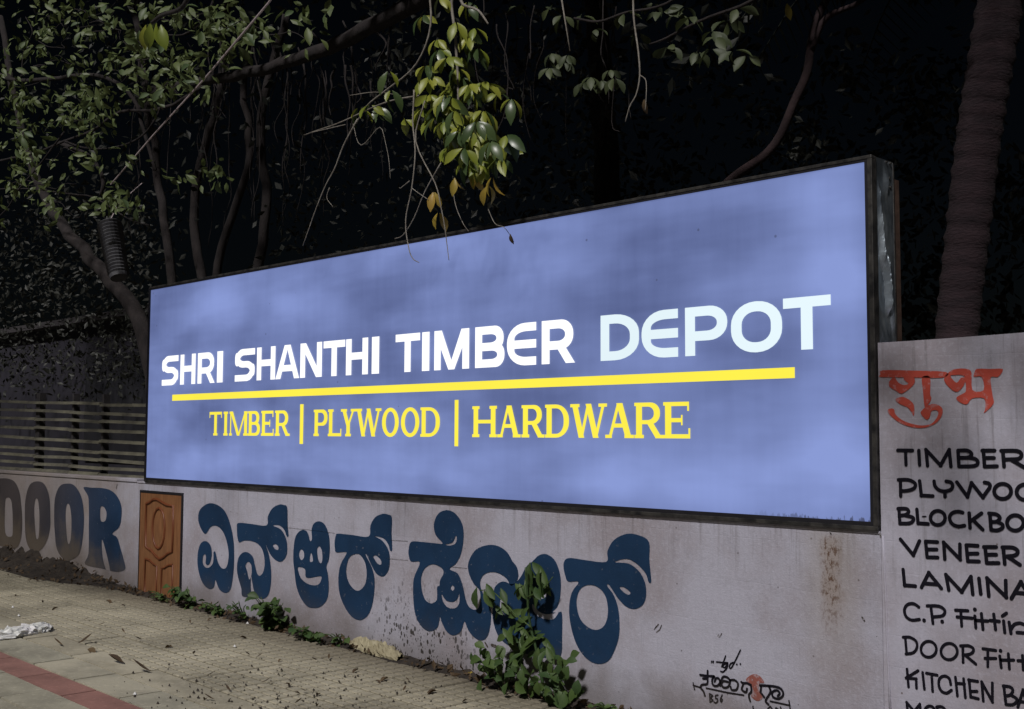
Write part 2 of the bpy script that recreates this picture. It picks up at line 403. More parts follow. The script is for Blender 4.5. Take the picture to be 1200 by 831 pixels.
def tile_mesh(w, d, nx, ny, name, relief=0.004, mat=None):
    b = MB(); h = -0.04; g = 0.006
    b.add([(g, g, h), (w - g, g, h), (w - g, d - g, h), (g, d - g, h), (g + .002, g + .002, -relief), (w - g - .002, g + .002, -relief), (w - g - .002, d - g - .002, -relief), (g + .002, d - g - .002, -relief)],
          [(4, 5, 6, 7)] + [(0, 1, 5, 4), (1, 2, 6, 5), (2, 3, 7, 6), (3, 0, 4, 7)] if nx else [(0, 1, 5, 4), (1, 2, 6, 5), (2, 3, 7, 6), (3, 0, 4, 7), (4, 5, 6, 7)])
    if nx:
        cw, cd = (w - 2 * g) / nx, (d - 2 * g) / ny; q = 0.008
        for i in range(nx):
            for j in range(ny):
                x0, x1, y0, y1 = g + i * cw + q, g + (i + 1) * cw - q, g + j * cd + q, g + (j + 1) * cd - q
                e = 0.003
                b.add([(x0, y0, -relief + .0003), (x1, y0, -relief + .0003), (x1, y1, -relief + .0003), (x0, y1, -relief + .0003), (x0 + e, y0 + e, 0), (x1 - e, y0 + e, 0), (x1 - e, y1 - e, 0), (x0 + e, y1 - e, 0)],
                      [(0, 1, 5, 4), (1, 2, 6, 5), (2, 3, 7, 6), (3, 0, 4, 7), (4, 5, 6, 7)])
    me = b.mesh(name)
    me.materials.append(mat)
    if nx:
        me.materials.append(MAT['groove_floor']); me.polygons[0].material_index = 1
    return me
def lay(me, name, x, y, jig=0.002):
    o = link(name, me, None, pave)
    o.location = (x, y, gz(x) + random.uniform(-jig, jig * 0.6))
    o.rotation_euler = (random.uniform(-1, 1) * 0.004, 0.0203 + random.uniform(-1, 1) * 0.004, random.uniform(-1, 1) * 0.003)
    return o
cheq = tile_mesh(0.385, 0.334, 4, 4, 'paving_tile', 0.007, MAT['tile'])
x = -7.72 - 0.385 * 17
for i in range(30):
    for j in range(4):
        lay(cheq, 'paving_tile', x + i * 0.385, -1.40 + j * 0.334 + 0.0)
rows = [(-1.64, 0.24, 'tile', 0.75), (-1.925, 0.285, 'slab', 0.6), (-2.155, 0.23, 'redslab', 0.62), (-2.42, 0.275, 'slab', 0.6), (-2.80, 0.38, 'slab', 0.6), (-3.25, 0.45, 'slab', 0.9), (-3.70, 0.45, 'slab', 0.9)]
for y0, d, m, L in rows:
    me = tile_mesh(L, d, 0, 0, 'paving_slab', 0.0, MAT[m])
    x = -13 + random.random() * 0.3
    while x < -2:
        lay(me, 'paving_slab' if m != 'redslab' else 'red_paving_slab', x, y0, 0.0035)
        x += L
kb = MB(); x = -16
while x < 6:
    kb.box(x, x + 0.98, -4.0, -3.72, gz(x) - 0.25, gz(x) + 0.01); x += 1.0
o = kb.build('kerb', MAT['kerb'], pave); o['kind'] = 'stuff'

# ------------------------------------------------------------------ walls
WT = 1.60 - 0.452            # coping height of the low wall
TW = 1.60 + 0.445
low = empty('boundary_wall', (-8, 0.1, gz(-8)), 'long low plastered wall under the blue sign painted with navy lettering', 'wall')
SX0, SX1 = -10.02, at(1028.8, 623, FY - .01).x + .003
def panel_grid(b, x0, x1, z0f, z1f, y0, y1, nx, nz, amp=0.004):
    """a wall slab whose front face is slightly uneven"""
    vs = []; fs = []
    for i in range(nx + 1):
        x = lerp(x0, x1, i / nx)
        for j in range(nz + 1):
            z = lerp(z0f(x), z1f(x), j / nz)
            a = noise.noise(Vector((x * 1.7, 3.1, z * 1.7))) * amp
            vs.append((x, y0 + min(0, -abs(a)) + amp * 0.0 + abs(amp) * 0.5 if 0 < i < nx else y0, z))
    for i in range(nx):
        for j in range(nz):
            a = i * (nz + 1) + j
            fs.append((a, a + nz + 1, a + nz + 2, a + 1))
    b.add(vs, fs)
    P = [(x, z) for x in (x0, x1) for z in (z0f(x), z1f(x))]
    b.add([(x0, y0, z0f(x0)), (x0, y0, z1f(x0)), (x1, y0, z0f(x1)), (x1, y0, z1f(x1)), (x0, y1, z0f(x0)), (x0, y1, z1f(x0)), (x1, y1, z0f(x1)), (x1, y1, z1f(x1))],
          [(1, 3, 7, 5), (5, 7, 6, 4), (0, 1, 5, 4), (2, 6, 7, 3)])
b = MB(); panel_grid(b, -40, SX1, lambda x: gz(x) - 0.3, lambda x: WT - (0.0 if x > -9.95 else 0.0), 0.0, 0.2, 90, 8, 0.0)
b.build('plaster_face', MAT['lowwall'], low)
b = MB(); b.box(-40, SX0 - 0.02, -0.012, 0.215, WT - 0.001, WT + 0.032); b.build('coping', MAT['lowwall'], low, bevel=0.006)
b = MB(); b.box(SX0 - 0.018, SX1 - 0.004, -0.008, 0.20, WT - 0.006, WT + 0.010); b.build('mortar_ledge', MAT['lowwall'], low, bevel=0.004)
tall = empty('signwritten_wall', (-1, 0.1, gz(-1)), 'taller pale plastered wall at the right listing timber goods in black hand lettering', 'wall')
b = MB(); panel_grid(b, SX1 + 0.002, 7.0, lambda x: gz(x) - 0.3, lambda x: TW + 0.006 * math.sin(x * 3), 0.0, 0.2, 60, 12, 0.0)
b.build('plaster_face', MAT['tallwall'], tall)
b = MB(); rp = [at(px, py, 0) for px, py in ((1034.5, 628), (1036, 660), (1038, 700), (1040, 760), (1042, 800), (1044, 850))]
b.tube([(p.x, 0.0, p.z) for p in rp], [0.004, 0.005, 0.006, 0.005, 0.006, 0.006], 8)
b.build('plaster_ridge', MAT['tallwall'], tall, smooth=True)

# ------------------------------------------------------------------ lettering helpers
def fill(adds, subs=(), eps=1e-6):
    """union of add polygons minus sub polygons (2D) -> verts, tris"""
    V = []; F = []
    for poly in list(adds) + list(subs):
        F.append(list(range(len(V), len(V) + len(poly)))); V += [Vector((p[0], p[1])) for p in poly]
    # consistent winding
    for i, f in enumerate(F):
        A = sum(V[f[k]].x * V[f[(k + 1) % len(f)]].y - V[f[(k + 1) % len(f)]].x * V[f[k]].y for k in range(len(f)))
        if A < 0: F[i] = f[::-1]
    vo, eo, fo, ov, oe, of = delaunay_2d_cdt(V, [], F, 0, eps)
    def pip(x, y, poly):
        c = False; j = len(poly) - 1
        for i in range(len(poly)):
            xi, yi = poly[i]; xj, yj = poly[j]
            if (yi > y) != (yj > y) and x < (xj - xi) * (y - yi) / (yj - yi) + xi: c = not c
            j = i
        return c
    def prep(L): 
        out = []
        for poly in L:
            q = [(p[0], p[1]) for p in poly]; out.append((min(p[0] for p in q), max(p[0] for p in q), min(p[1] for p in q), max(p[1] for p in q), q))
        return out
    PA, PS = prep(adds), prep(subs)
    def hit(L, x, y): return any(x0 <= x <= x1 and y0 <= y <= y1 and pip(x, y, q) for x0, x1, y0, y1, q in L)
    tris = []
    for f in fo:
        x = sum(vo[i].x for i in f) / 3; y = sum(vo[i].y for i in f) / 3
        if hit(PA, x, y) and not hit(PS, x, y): tris.append(f)
    return vo, tris
def decal(name, adds, subs, mat, parent, y, label=None, thick=0.0):
    vo, tris = fill(adds, subs)
    b = MB(); b.add([(v.x, y, v.y) for v in vo], [(t[0], t[1], t[2]) for t in tris])
    me = b.mesh(name)
    bm = bmesh.new(); bm.from_mesh(me)
    bmesh.ops.recalc_face_normals(bm, faces=bm.faces)
    for f in bm.faces:
        if f.normal.y > 0: f.normal_flip()
    bm.to_mesh(me); bm.free()
    o = link(name, me, mat, parent)
    o.matrix_parent_inverse = Matrix.Translation(-parent.location)
    if label: o['label'] = label
    return o
def circ(c, r, n=10): return [(c[0] + r * math.cos(2 * math.pi * k / n), c[1] + r * math.sin(2 * math.pi * k / n)) for k in range(n)]
def ribbon(pts, r):
    out = []
    for i, p in enumerate(pts):
        out.append(circ(p, r * random.uniform(0.99, 1.03), 10))
        if i:
            a = Vector(pts[i - 1]); c = Vector(p); d = c - a
            if d.length < 1e-6: continue
            nrm = Vector((-d.y, d.x)).normalized() * r
            out.append([a + nrm, a - nrm, c - nrm, c + nrm])
    return out
def wpt(fr, p, Y=0.0):
    q = at(fr[0] + p[0] / fr[2], fr[1] + p[1] / fr[2], Y); return Vector((q.x, q.z))

# ------------------------------------------------------------------ painted lettering on the walls
PY = -0.0035
def brush(fr, name, strokes, r, parent, mat, label=None, k=3, smooth=True):
    adds = []
    for s in strokes:
        closed = s[0] == 'o'
        pts = s[1:] if closed else s
        if closed and len(pts) == 1:
            cx, cy, rx, ry = pts[0]
            pts = [(cx + rx * math.cos(a * math.pi / 5), cy + ry * math.sin(a * math.pi / 5)) for a in range(10)]
        P = [wpt(fr, p) for p in pts]
        if len(P) == 1: adds.append(circ(P[0], r * 1.25, 12)); continue
        if closed: P = cat_rom(P, k, True); P.append(P[0])
        elif len(P) > 3 and smooth: 
            P = cat_rom(P, k)
        adds += ribbon(P, r)
    return decal(name, adds, [], mat, parent, PY, label)
F1 = (1040, 510, 7.225); F2 = (1040, 620, 6.925); F3 = (1040, 730, 7.5); F4 = (810, 740, 9.13)
R1 = 0.0085
def line(fr, letters, r=R1):
    for st in letters:
        # straight strokes keep their corners, curved ones (5+ points) are smoothed
        adds = []
        for s in st:
            if s[0] == 'o': adds.append(s)
            else: adds.append(s)
        brush(fr, 'painted_letter', adds, r, tall, MAT['black'], smooth=True)
def sharp(s):   # doubles the points so smoothing keeps corners
    out = []
    for i, p in enumerate(s):
        out.append(p)
        if i + 1 < len(s):
            q = s[i + 1]; out.append((lerp(p[0], q[0], .06), lerp(p[1], q[1], .06))); out.append((lerp(p[0], q[0], .94), lerp(p[1], q[1], .94)))
    return out
S = sharp
line(F1, [
    [[(90, 128), (215, 130)], [(155, 130), (160, 250)]],
    [[(268, 130), (275, 252)]],
    [S([(342, 255), (330, 125), (452, 255), (525, 125), (540, 262)])],
    [[(600, 130), (608, 262)], [(600, 130), (680, 130), (715, 160), (690, 188), (615, 192)], [(685, 190), (745, 200), (768, 230), (740, 260), (608, 265)]],
    [[(815, 128), (825, 265)], [(805, 130), (910, 130)], [(820, 192), (905, 192)], [(825, 265), (930, 262)]],
    [[(980, 135), (990, 265)], [(965, 132), (1100, 133), (1138, 165), (1110, 200), (1000, 205)], [(1050, 207), (1160, 272)]],
    [[(112, 380), (115, 515)], [(95, 378), (180, 378), (238, 410), (225, 452), (165, 470), (115, 472)]],
    [S([(275, 390), (290, 510), (385, 515)])],
    [[(398, 390), (405, 430), (440, 465), (490, 475), (540, 460), (555, 430), (540, 400), (500, 390)], [(490, 480), (490, 520)]],
    [S([(592, 400), (680, 520), (715, 405), (810, 525), (865, 450)]), [(865, 450), (872, 428), (860, 408), (825, 400)]],
    [['o', (978, 475, 72, 64)]],
    [['o', (1172, 482, 76, 66)]],
    [[(100, 625), (108, 745)], [(92, 622), (160, 622), (182, 645), (160, 672), (110, 680)], [(150, 678), (215, 695), (222, 720), (190, 745), (108, 747)]],
    [S([(252, 630), (262, 745), (345, 750)])],
    [['o', (429, 700, 62, 60)]],
    [[(640, 655), (600, 646), (550, 660), (528, 700), (550, 750), (600, 772), (655, 765)]],
    [[(695, 660), (702, 785)], [(800, 660), (712, 725)], [(725, 715), (810, 800)]],
    [[(870, 665), (880, 800)], [(862, 662), (925, 670), (955, 700), (930, 730), (880, 735)], [(930, 733), (975, 755), (975, 785), (935, 805), (880, 802)]],
    [['o', (1085, 742, 70, 65)]],
])
line(F1, [[[(300, 688), (328, 688)]]], 0.003)
line(F2, [
    [S([(110, 85), (212, 210), (262, 98)])],
    [[(312, 100), (325, 228)], [(312, 100), (408, 105)], [(320, 165), (402, 165)], [(325, 228), (410, 230)]],
    [S([(468, 240), (460, 110), (592, 245), (590, 125)])],
    [[(642, 130), (655, 260)], [(642, 130), (735, 135)], [(650, 200), (735, 198)], [(655, 260), (745, 262)]],
    [[(795, 145), (808, 275)], [(785, 145), (885, 145)], [(800, 207), (885, 207)], [(808, 275), (905, 275)]],
    [[(942, 150), (955, 282)], [(935, 148), (1020, 150), (1060, 178), (1040, 212), (960, 222)], [(975, 222), (1078, 290)]],
    [S([(130, 330), (142, 455), (228, 462)])],
    [S([(280, 470), (338, 355), (438, 478)]), [(300, 440), (405, 448)]],
    [S([(500, 492), (478, 372), (605, 508), (680, 388), (695, 525)])],
    [[(745, 400), (760, 525)]],
    [S([(825, 540), (812, 400), (965, 550), (962, 420)])],
    [S([(1010, 560), (1085, 430), (1180, 575)]), [(1040, 515), (1150, 525)]],
])
line(F2, [
    [[(258, 632), (215, 605), (165, 612), (140, 655), (155, 710), (200, 738), (262, 732)]],
    [[(300, 740)]],
    [[(355, 630), (372, 765)], [(325, 622), (420, 625), (468, 660), (450, 702), (372, 712)]],
    [[(447, 750)]],
    [[(598, 665), (605, 785)], [(555, 657), (655, 662)], [(568, 712), (690, 722)]],
    [[(712, 705), (720, 800)], [(712, 652)]],
    [[(765, 685), (778, 812)], [(722, 740), (815, 745)]],
    [[(865, 690), (880, 815)], [(835, 740), (910, 748)]],
    [[(945, 745), (955, 838)], [(935, 705), (968, 682)]],
    [[(990, 755), (1005, 845)], [(1003, 815), (1030, 775), (1075, 762), (1115, 775)], [(1055, 838), (1105, 842)]],
], 0.0072)
line(F3, [
    [[(160, 135), (172, 270)], [(140, 125), (200, 125), (255, 160), (262, 215), (230, 260), (165, 272)]],
    [['o', (365, 230, 68, 70)]],
    [['o', (545, 250, 72, 72)]],
    [[(665, 200), (668, 345)], [(645, 200), (720, 200), (760, 230), (740, 268), (680, 280)], [(690, 285), (780, 360)]],
    [[(885, 240), (885, 382)], [(842, 225), (955, 240)], [(860, 310), (955, 310)]],
    [[(990, 290), (1003, 390)], [(997, 243)]],
    [[(1065, 270), (1075, 402)], [(1000, 325), (1112, 325)]],
    [[(1190, 285), (1197, 410)], [(1150, 330), (1230, 335)]],
    [[(175, 405), (188, 560)], S([(270, 420), (168, 482), (255, 490), (258, 570)])],
    [[(312, 435), (328, 580)]],
    [[(345, 440), (440, 458)], [(392, 460), (400, 600)]],
    [[(560, 540), (545, 485), (500, 465), (460, 490), (455, 550), (480, 600), (525, 615), (565, 590)]],
    [[(600, 475), (618, 640)], [(672, 490), (688, 655)], [(608, 528), (680, 535)]],
    [S([(720, 500), (735, 648), (800, 665)]), [(715, 500), (795, 512)], [(735, 600), (790, 600)]],
    [S([(845, 680), (832, 520), (925, 690), (925, 530)])],
    [[(1025, 555), (1045, 715)], [(1020, 552), (1080, 560), (1105, 590), (1085, 630), (1040, 640)], [(1085, 632), (1140, 665), (1135, 695), (1100, 718), (1045, 715)]],
    [S([(1150, 735), (1195, 590), (1240, 745)]), [(1165, 690), (1225, 695)]],
    [S([(188, 850), (172, 698), (238, 775), (288, 715), (305, 860)])],
    [['o', (375, 790, 48, 62)]],
    [[(440, 735), (450, 860)], [(435, 738), (480, 735), (515, 770), (520, 820), (500, 860)]],
], 0.0066)
def line_low(letters, r):
    for st in letters: brush(F4, 'painted_letter', st, r, low, MAT['black'])
line_low([
    [[(225, 318), (222, 330)], [(242, 318), (240, 332)]],
    [[(372, 262), (330, 375)], [(275, 325), (395, 335)]],
    [[(395, 340), (365, 345), (340, 372), (365, 385), (395, 345), (385, 390), (345, 432), (320, 425)]],
    [[(455, 330), (425, 345), (412, 380), (440, 380), (530, 200)], [(492, 352)], [(530, 347)]],
    [[(200, 665), (205, 750)], [(200, 665), (235, 688), (205, 708), (236, 733), (205, 755)]],
    [[(250, 755)]],
    [[(290, 680), (265, 685), (265, 715), (285, 720), (285, 750), (262, 765)]],
    [[(335, 680), (315, 730), (325, 752), (337, 728), (318, 718)]],
    [[(165, 605), (400, 655), (565, 680)]], [[(850, 745), (1060, 790)], [(1050, 740), (1065, 840)]],
    [[(25, 550), (40, 620)], [(25, 575), (100, 598)]],
    [[(665, 800), (670, 845)]], [[(820, 832), (850, 800), (880, 840)]], [[(900, 845), (912, 815), (940, 838)]], [[(960, 810), (970, 845)]],
], 0.0042)
line_low([
    [[(100, 465), (180, 475), (250, 480)], [(180, 420), (178, 500), (175, 560), (120, 570), (105, 600), (135, 640), (150, 685)], [(130, 502), (180, 505)]],
    [[(250, 480), (228, 520), (240, 575), (285, 580), (312, 545), (300, 505), (270, 500), (255, 535)]],
    [[(315, 580), (340, 490), (390, 490), (420, 530), (400, 590), (350, 600), (330, 560), (350, 530), (400, 540)]],
    [[(420, 520), (470, 520), (505, 560), (490, 620), (440, 625), (425, 590)]],
    [[(540, 540), (560, 552), (600, 552), (640, 572)], [(562, 562), (545, 620), (590, 650), (602, 612)], [(642, 570), (648, 640), (620, 680), (635, 745)]],
    [[(740, 575), (900, 588), (970, 620), (988, 680), (940, 720), (880, 700), (872, 650), (920, 628), (952, 660), (930, 690)]],
    [[(752, 590), (745, 650), (785, 702)], [(840, 595), (852, 650), (800, 740), (830, 780)]],
], 0.0062)
def outline(fr, name, adds, subs, mat, parent, label=None, k=4):
    A = [cat_rom([wpt(fr if len(p) == 2 else p[2], p) for p in poly], k, True) for poly in adds]
    B = [cat_rom([wpt(fr if len(p) == 2 else p[2], p) for p in poly], k, True) for poly in subs]
    return decal(name, A, B, mat, parent, PY, label)
outline(F4, 'painted_figure', [[(590, 520), (620, 480), (680, 455), (740, 480), (785, 545), (740, 552), (640, 560)], [(640, 545), (735, 545), (725, 620), (770, 700), (730, 740), (690, 735), (645, 690), (665, 630)]], [], MAT['thinred'], low, 'small faded red painted motif between the black marks')
for o_ in [COL.objects[-1]]: o_.location.y += 0.0008
F5 = (1025, 420, 7.5)
def poly5(adds, subs=()):
    A = [cat_rom([wpt(F5, p) for p in poly], 3, True) for poly in adds]
    B = [cat_rom([wpt(F5, p) for p in poly], 3, True) for poly in subs]
    decal('painted_letter', A, B, MAT['red'], tall, PY, 'red painted Devanagari letter')
poly5([[(75, 105), (350, 108), (630, 120), (600, 170), (330, 168), (60, 165), (55, 140)],
       [(150, 180), (180, 168), (210, 212), (258, 235), (300, 222), (262, 190), (270, 160), (345, 165), (354, 215), (310, 265), (240, 310), (190, 285), (135, 250), (128, 215)],
       [(185, 365), (215, 345), (260, 340), (320, 375), (350, 420), (348, 505), (325, 470), (290, 430), (230, 405)]])
poly5([[(420, 166), (490, 166), (490, 310), (500, 360), (455, 430), (440, 410), (432, 340), (425, 260)],
       [(115, 460), (145, 440), (175, 450), (185, 490), (240, 540), (330, 575), (420, 590), (500, 575), (550, 520), (562, 475), (540, 455), (500, 465), (490, 510), (460, 540), (410, 490), (415, 460), (470, 415), (530, 400), (590, 430), (600, 480), (570, 540), (510, 588), (420, 612), (330, 605), (230, 570), (150, 510)]])
poly5([[(620, 160), (680, 105), (750, 90), (820, 95), (855, 130), (862, 278), (960, 280), (945, 165), (875, 162), (880, 125), (905, 92), (1020, 94), (1130, 95), (1085, 165), (1022, 170), (1040, 330), (1047, 400), (965, 480), (975, 440), (965, 352), (860, 352), (820, 400), (780, 400), (730, 370), (725, 340), (780, 310), (805, 285), (800, 205), (782, 245), (730, 295), (680, 275), (620, 210)]],
      [[(668, 155), (710, 148), (760, 146), (798, 165), (760, 172), (722, 215)]])
K1 = (225, 580, 5.935); K2 = (335, 590, 5.73); K3 = (470, 590, 4.885); K4 = (540, 620, 5.19); K5 = (655, 615, 4.89); K6 = (0, 555, 6.394)
def navy(fr, adds, subs=(), kind='Kannada letter'):
    outline(fr, 'painted_letter', adds, subs, MAT['navy'], low, 'large navy painted ' + kind)
navy(K1, [[(45, 160), (60, 100), (110, 62), (160, 62), (215, 95), (250, 150), (275, 230), (292, 330), (295, 430), (290, 540), (272, 650), (240, 682), (200, 665), (180, 630), (165, 592), (155, 640), (125, 655), (85, 625), (55, 560), (40, 470), (45, 390), (65, 335), (100, 322), (130, 350), (140, 410), (128, 470), (112, 488), (97, 475), (100, 435), (92, 412), (78, 430), (78, 475), (95, 503), (120, 505), (145, 480), (152, 440), (153, 398), (165, 398), (180, 460), (205, 505), (235, 510), (252, 470), (257, 400), (240, 310), (210, 245), (170, 215), (130, 225), (95, 272), (60, 225)]])
navy(K1, [[(315, 230), (325, 195), (420, 203), (520, 212), (530, 150), (560, 95), (605, 68), (640, 70), (664, 88), (667, 200), (673, 285), (660, 285), (645, 245), (610, 212), (565, 213), (620, 240), (655, 300), (665, 370), (655, 430), (620, 465), (580, 450), (545, 410), (515, 345), (535, 410), (550, 500), (552, 600), (535, 690), (500, 722), (465, 715), (435, 670), (420, 600), (412, 560), (410, 620), (410, 690), (385, 710), (350, 700), (345, 650), (325, 580), (315, 510), (325, 440), (355, 402), (390, 400), (425, 430), (440, 490), (455, 545), (475, 562), (500, 530), (508, 460), (495, 390), (465, 345), (420, 322), (365, 318), (330, 330), (318, 290)]],
     [[(565, 350), (585, 342), (603, 362), (600, 382), (580, 375)], [(375, 490), (395, 465), (415, 490), (418, 540), (410, 575), (398, 585), (385, 530)]])
navy(K2, [[(55, 300), (65, 230), (90, 190), (120, 178), (148, 195), (165, 252), (178, 235), (175, 180), (190, 135), (225, 120), (262, 140), (288, 200), (297, 280), (292, 370), (275, 425), (285, 480), (290, 560), (280, 640), (240, 690), (195, 702), (145, 690), (100, 630), (72, 550), (60, 450), (52, 380)]],
     [[(92, 330), (105, 308), (122, 325), (125, 360), (108, 380), (93, 360)], [(212, 310), (228, 288), (245, 320), (247, 380), (235, 402), (218, 370)], [(172, 330), (185, 385), (162, 388)], [(85, 428), (130, 440), (135, 490), (160, 500), (235, 488), (240, 510), (225, 540), (195, 550), (150, 540), (110, 510), (90, 470)]])
navy(K2, [[(330, 260), (338, 215), (355, 203), (450, 212), (558, 222), (570, 150), (600, 95), (650, 70), (690, 75), (714, 95), (712, 200), (716, 310), (702, 315), (692, 280), (660, 235), (600, 220), (650, 250), (690, 310), (700, 380), (690, 450), (655, 490), (610, 470), (575, 410), (545, 345), (540, 350), (580, 430), (598, 520), (590, 640), (560, 740), (505, 783), (445, 760), (395, 690), (362, 600), (355, 500), (370, 410), (410, 335), (390, 326), (340, 328), (332, 300)]],
     [[(408, 440), (425, 370), (460, 342), (500, 345), (535, 400), (545, 470), (535, 540), (500, 582), (465, 580), (430, 540), (412, 490)], [(590, 355), (610, 350), (640, 380), (642, 410), (620, 405), (598, 375)]])
def t4(L): return [(x, y, K4) for x, y in L]
navy(K3, [[(45, 265), (60, 220), (120, 220), (200, 228), (240, 228), (200, 180), (190, 120), (210, 65), (250, 40), (300, 48), (345, 100), (360, 170), (350, 270), (320, 340), (280, 375), (325, 400), (352, 460), (375, 560), (400, 600), (430, 608), (450, 590), (457, 545), (450, 495), (415, 455), (388, 390), (390, 330), (430, 265), (500, 238), (560, 245), (610, 280)]
          + t4([(316, 195), (345, 235), (350, 300), (310, 345), (280, 300), (230, 268), (180, 262), (135, 285), (120, 340), (150, 420), (180, 480), (185, 560), (165, 650), (125, 678), (80, 655), (45, 610)])
          + [(365, 676), (345, 730), (305, 755), (265, 735), (235, 680), (225, 650), (210, 710), (165, 732), (120, 705), (85, 640), (72, 540), (75, 430), (110, 338), (60, 333), (46, 300)]],
     [[(118, 420), (140, 370), (185, 348), (235, 370), (245, 400), (225, 440), (222, 470), (208, 480), (207, 550), (175, 572), (140, 550), (120, 490)],
      [(297, 468), (308, 485), (297, 500), (286, 485)], [(235, 520), (260, 555), (300, 563), (325, 545), (335, 515), (335, 570), (310, 600), (270, 595), (242, 560)],
      [(255, 235), (295, 224), (315, 186), (321, 200), (314, 228), (285, 241)]])
navy(K4, [[(195, 500), (200, 400), (215, 345), (260, 318), (315, 335), (360, 300), (400, 230), (440, 195), (480, 158), (530, 155), (580, 200), (608, 290), (608, 400), (590, 470), (560, 505), (600, 505), (618, 515), (618, 650), (610, 770), (540, 780), (470, 780), (380, 750), (280, 700), (225, 640), (200, 560)]],
     [[(245, 420), (265, 440), (270, 480), (255, 500), (275, 525), (242, 495)], [(490, 400), (515, 385), (525, 405), (495, 425)], [(440, 455), (475, 500), (520, 518), (565, 512), (598, 500), (570, 545), (520, 548), (470, 530), (440, 490)]])
navy(K5, [[(28, 240), (35, 205), (65, 190), (150, 202), (273, 212), (280, 150), (320, 85), (390, 52), (460, 60), (518, 98), (520, 200), (531, 322), (515, 326), (500, 280), (450, 225), (390, 195), (320, 214), (400, 222), (460, 265), (495, 330), (502, 400), (485, 455), (440, 482), (390, 470), (340, 420), (290, 345), (280, 352), (320, 410), (345, 500), (348, 620), (325, 710), (285, 780), (225, 797), (165, 770), (110, 700), (75, 600), (60, 490), (75, 390), (115, 328), (55, 325), (38, 290)]],
     [[(103, 450), (115, 385), (150, 350), (205, 348), (255, 385), (280, 450), (280, 530), (255, 585), (210, 602), (160, 580), (120, 530)], [(350, 360), (375, 358), (410, 385), (405, 400), (380, 392)]])
navy(K6, [[(-90, 40), (0, 36), (60, 38), (110, 60), (145, 130), (160, 230), (168, 350), (160, 480), (120, 560), (20, 545), (-60, 520), (-90, 500), (-95, 300)]], [[(40, 215), (60, 180), (85, 200), (95, 280), (98, 400), (90, 470), (40, 440)]], 'Latin letter D')
navy(K6, [[(188, 300), (195, 180), (225, 85), (280, 58), (335, 80), (370, 170), (378, 300), (375, 420), (345, 520), (290, 585), (230, 570), (195, 480)]], [[(258, 300), (262, 215), (275, 185), (290, 215), (298, 330), (293, 460), (280, 492), (268, 450)]], 'Latin letter O')
navy(K6, [[(408, 300), (415, 180), (450, 95), (505, 75), (560, 90), (610, 170), (630, 300), (625, 450), (600, 590), (550, 640), (490, 650), (430, 570), (412, 430)]], [[(493, 330), (498, 250), (512, 225), (528, 255), (538, 350), (533, 480), (518, 528), (503, 480)]], 'Latin letter O')
navy(K6, [[(628, 104), (690, 106), (760, 108), (830, 125), (880, 170), (910, 240), (912, 320), (895, 400), (845, 450), (880, 480), (905, 560), (930, 650), (940, 715), (890, 735), (830, 728), (770, 712), (640, 680), (665, 600), (668, 400), (668, 250), (662, 170)]],
     [[(755, 255), (780, 250), (800, 290), (795, 345), (775, 362), (755, 345)], [(765, 495), (790, 560), (826, 722), (796, 718), (770, 620)]], 'Latin letter R')

for fr_, pts_, r_ in ((F4, [(300, 60), (318, 45), (330, 20)], .002), (F4, [(285, 50), (300, 30)], .0015), (K5, [(555, 590), (572, 570)], .003), (K5, [(560, 615), (580, 600), (590, 575)], .0025), (K5, [(548, 600), (560, 580)], .002),
                     (K4, [(150, 690), (165, 715)], .006), (K4, [(190, 705), (215, 712), (228, 728)], .009), (F2, [(-470, 10), (-455, 40)], .003), (F2, [(-60, 30), (-52, 62)], .004), (F3, [(-220, -50), (-205, -30), (-200, -20)], .004), (K6, [(880, 80), (874, 112)], .006), (K6, [(896, 560), (896, 640), (892, 740)], .003), (K3, [(-60, 210), (40, 216)], .0012), (K3, [(-80, 315), (40, 325)], .0011), (K3, [(290, 362), (378, 372)], .0011), (K2, [(-10, 160), (160, 178), (330, 200)], .0011)):
    brush(fr_, 'scrape_mark', [pts_], r_, low if fr_ is not F2 or pts_[0][0] < -100 else tall, MAT['mark'])
# ------------------------------------------------------------------ panelled door picture on the low wall
dA, dB, dC, dD = at(166.5, 577, 0), at(214.5, 580, 0), at(216, 707, 0), at(169, 701, 0)
door = empty('door_panel', ((dA.x + dB.x) / 2, 0, dD.z), 'orange brown panelled door picture fixed on the low wall beside the navy letters', 'door panel')
x0, x1, z0, z1 = dA.x, dB.x, dD.z - 0.02, dA.z
b = MB(); b.box(x0, x1, -0.014, 0.001, z0, z1); b.build('board', MAT['wood'], door, bevel=0.003)
b = MB(); b.box(x0 - 0.012, x1 + 0.012, -0.017, -0.0, z1 + 0.0005, z1 + 0.022); b.box(x1 + 0.0005, x1 + 0.014, -0.0165, -0.001, z0, z1); b.box(x0 - 0.010, x0 - 0.0005, -0.0165, -0.001, z0, z1)
b.build('dark_edging', MAT['gasket'], door)
def dpt(u, v): return Vector((lerp(x0, x1, u), -0.015, lerp(z1, z0, v)))
def mould(pts, closed=True, k=1, r=0.011):
    P = [dpt(*p) for p in pts]
    if k > 1: P = cat_rom(P, k, closed)
    if closed: P = P + [P[0], P[1]]
    b = MB(); b.tube(P, r, 6, not closed); return b.build('moulding', MAT['woodm'], door, smooth=True)
mould([(.16, .10), (.24, .085), (.33, .055), (.42, .05), (.52, .07), (.66, .095), (.82, .10), (.83, .30), (.82, .51), (.72, .53), (.62, .57), (.52, .595), (.42, .57), (.32, .53), (.17, .50), (.16, .30)], True, 1, 0.014)
mould([(.48 + .15 * math.cos(a * math.pi / 8), .315 + .185 * math.sin(a * math.pi / 8)) for a in range(16)], True, 1, 0.013)
mould([(.17, .61), (.28, .62), (.38, .65), (.46, .66), (.46, .99), (.17, .99)], True, 1)
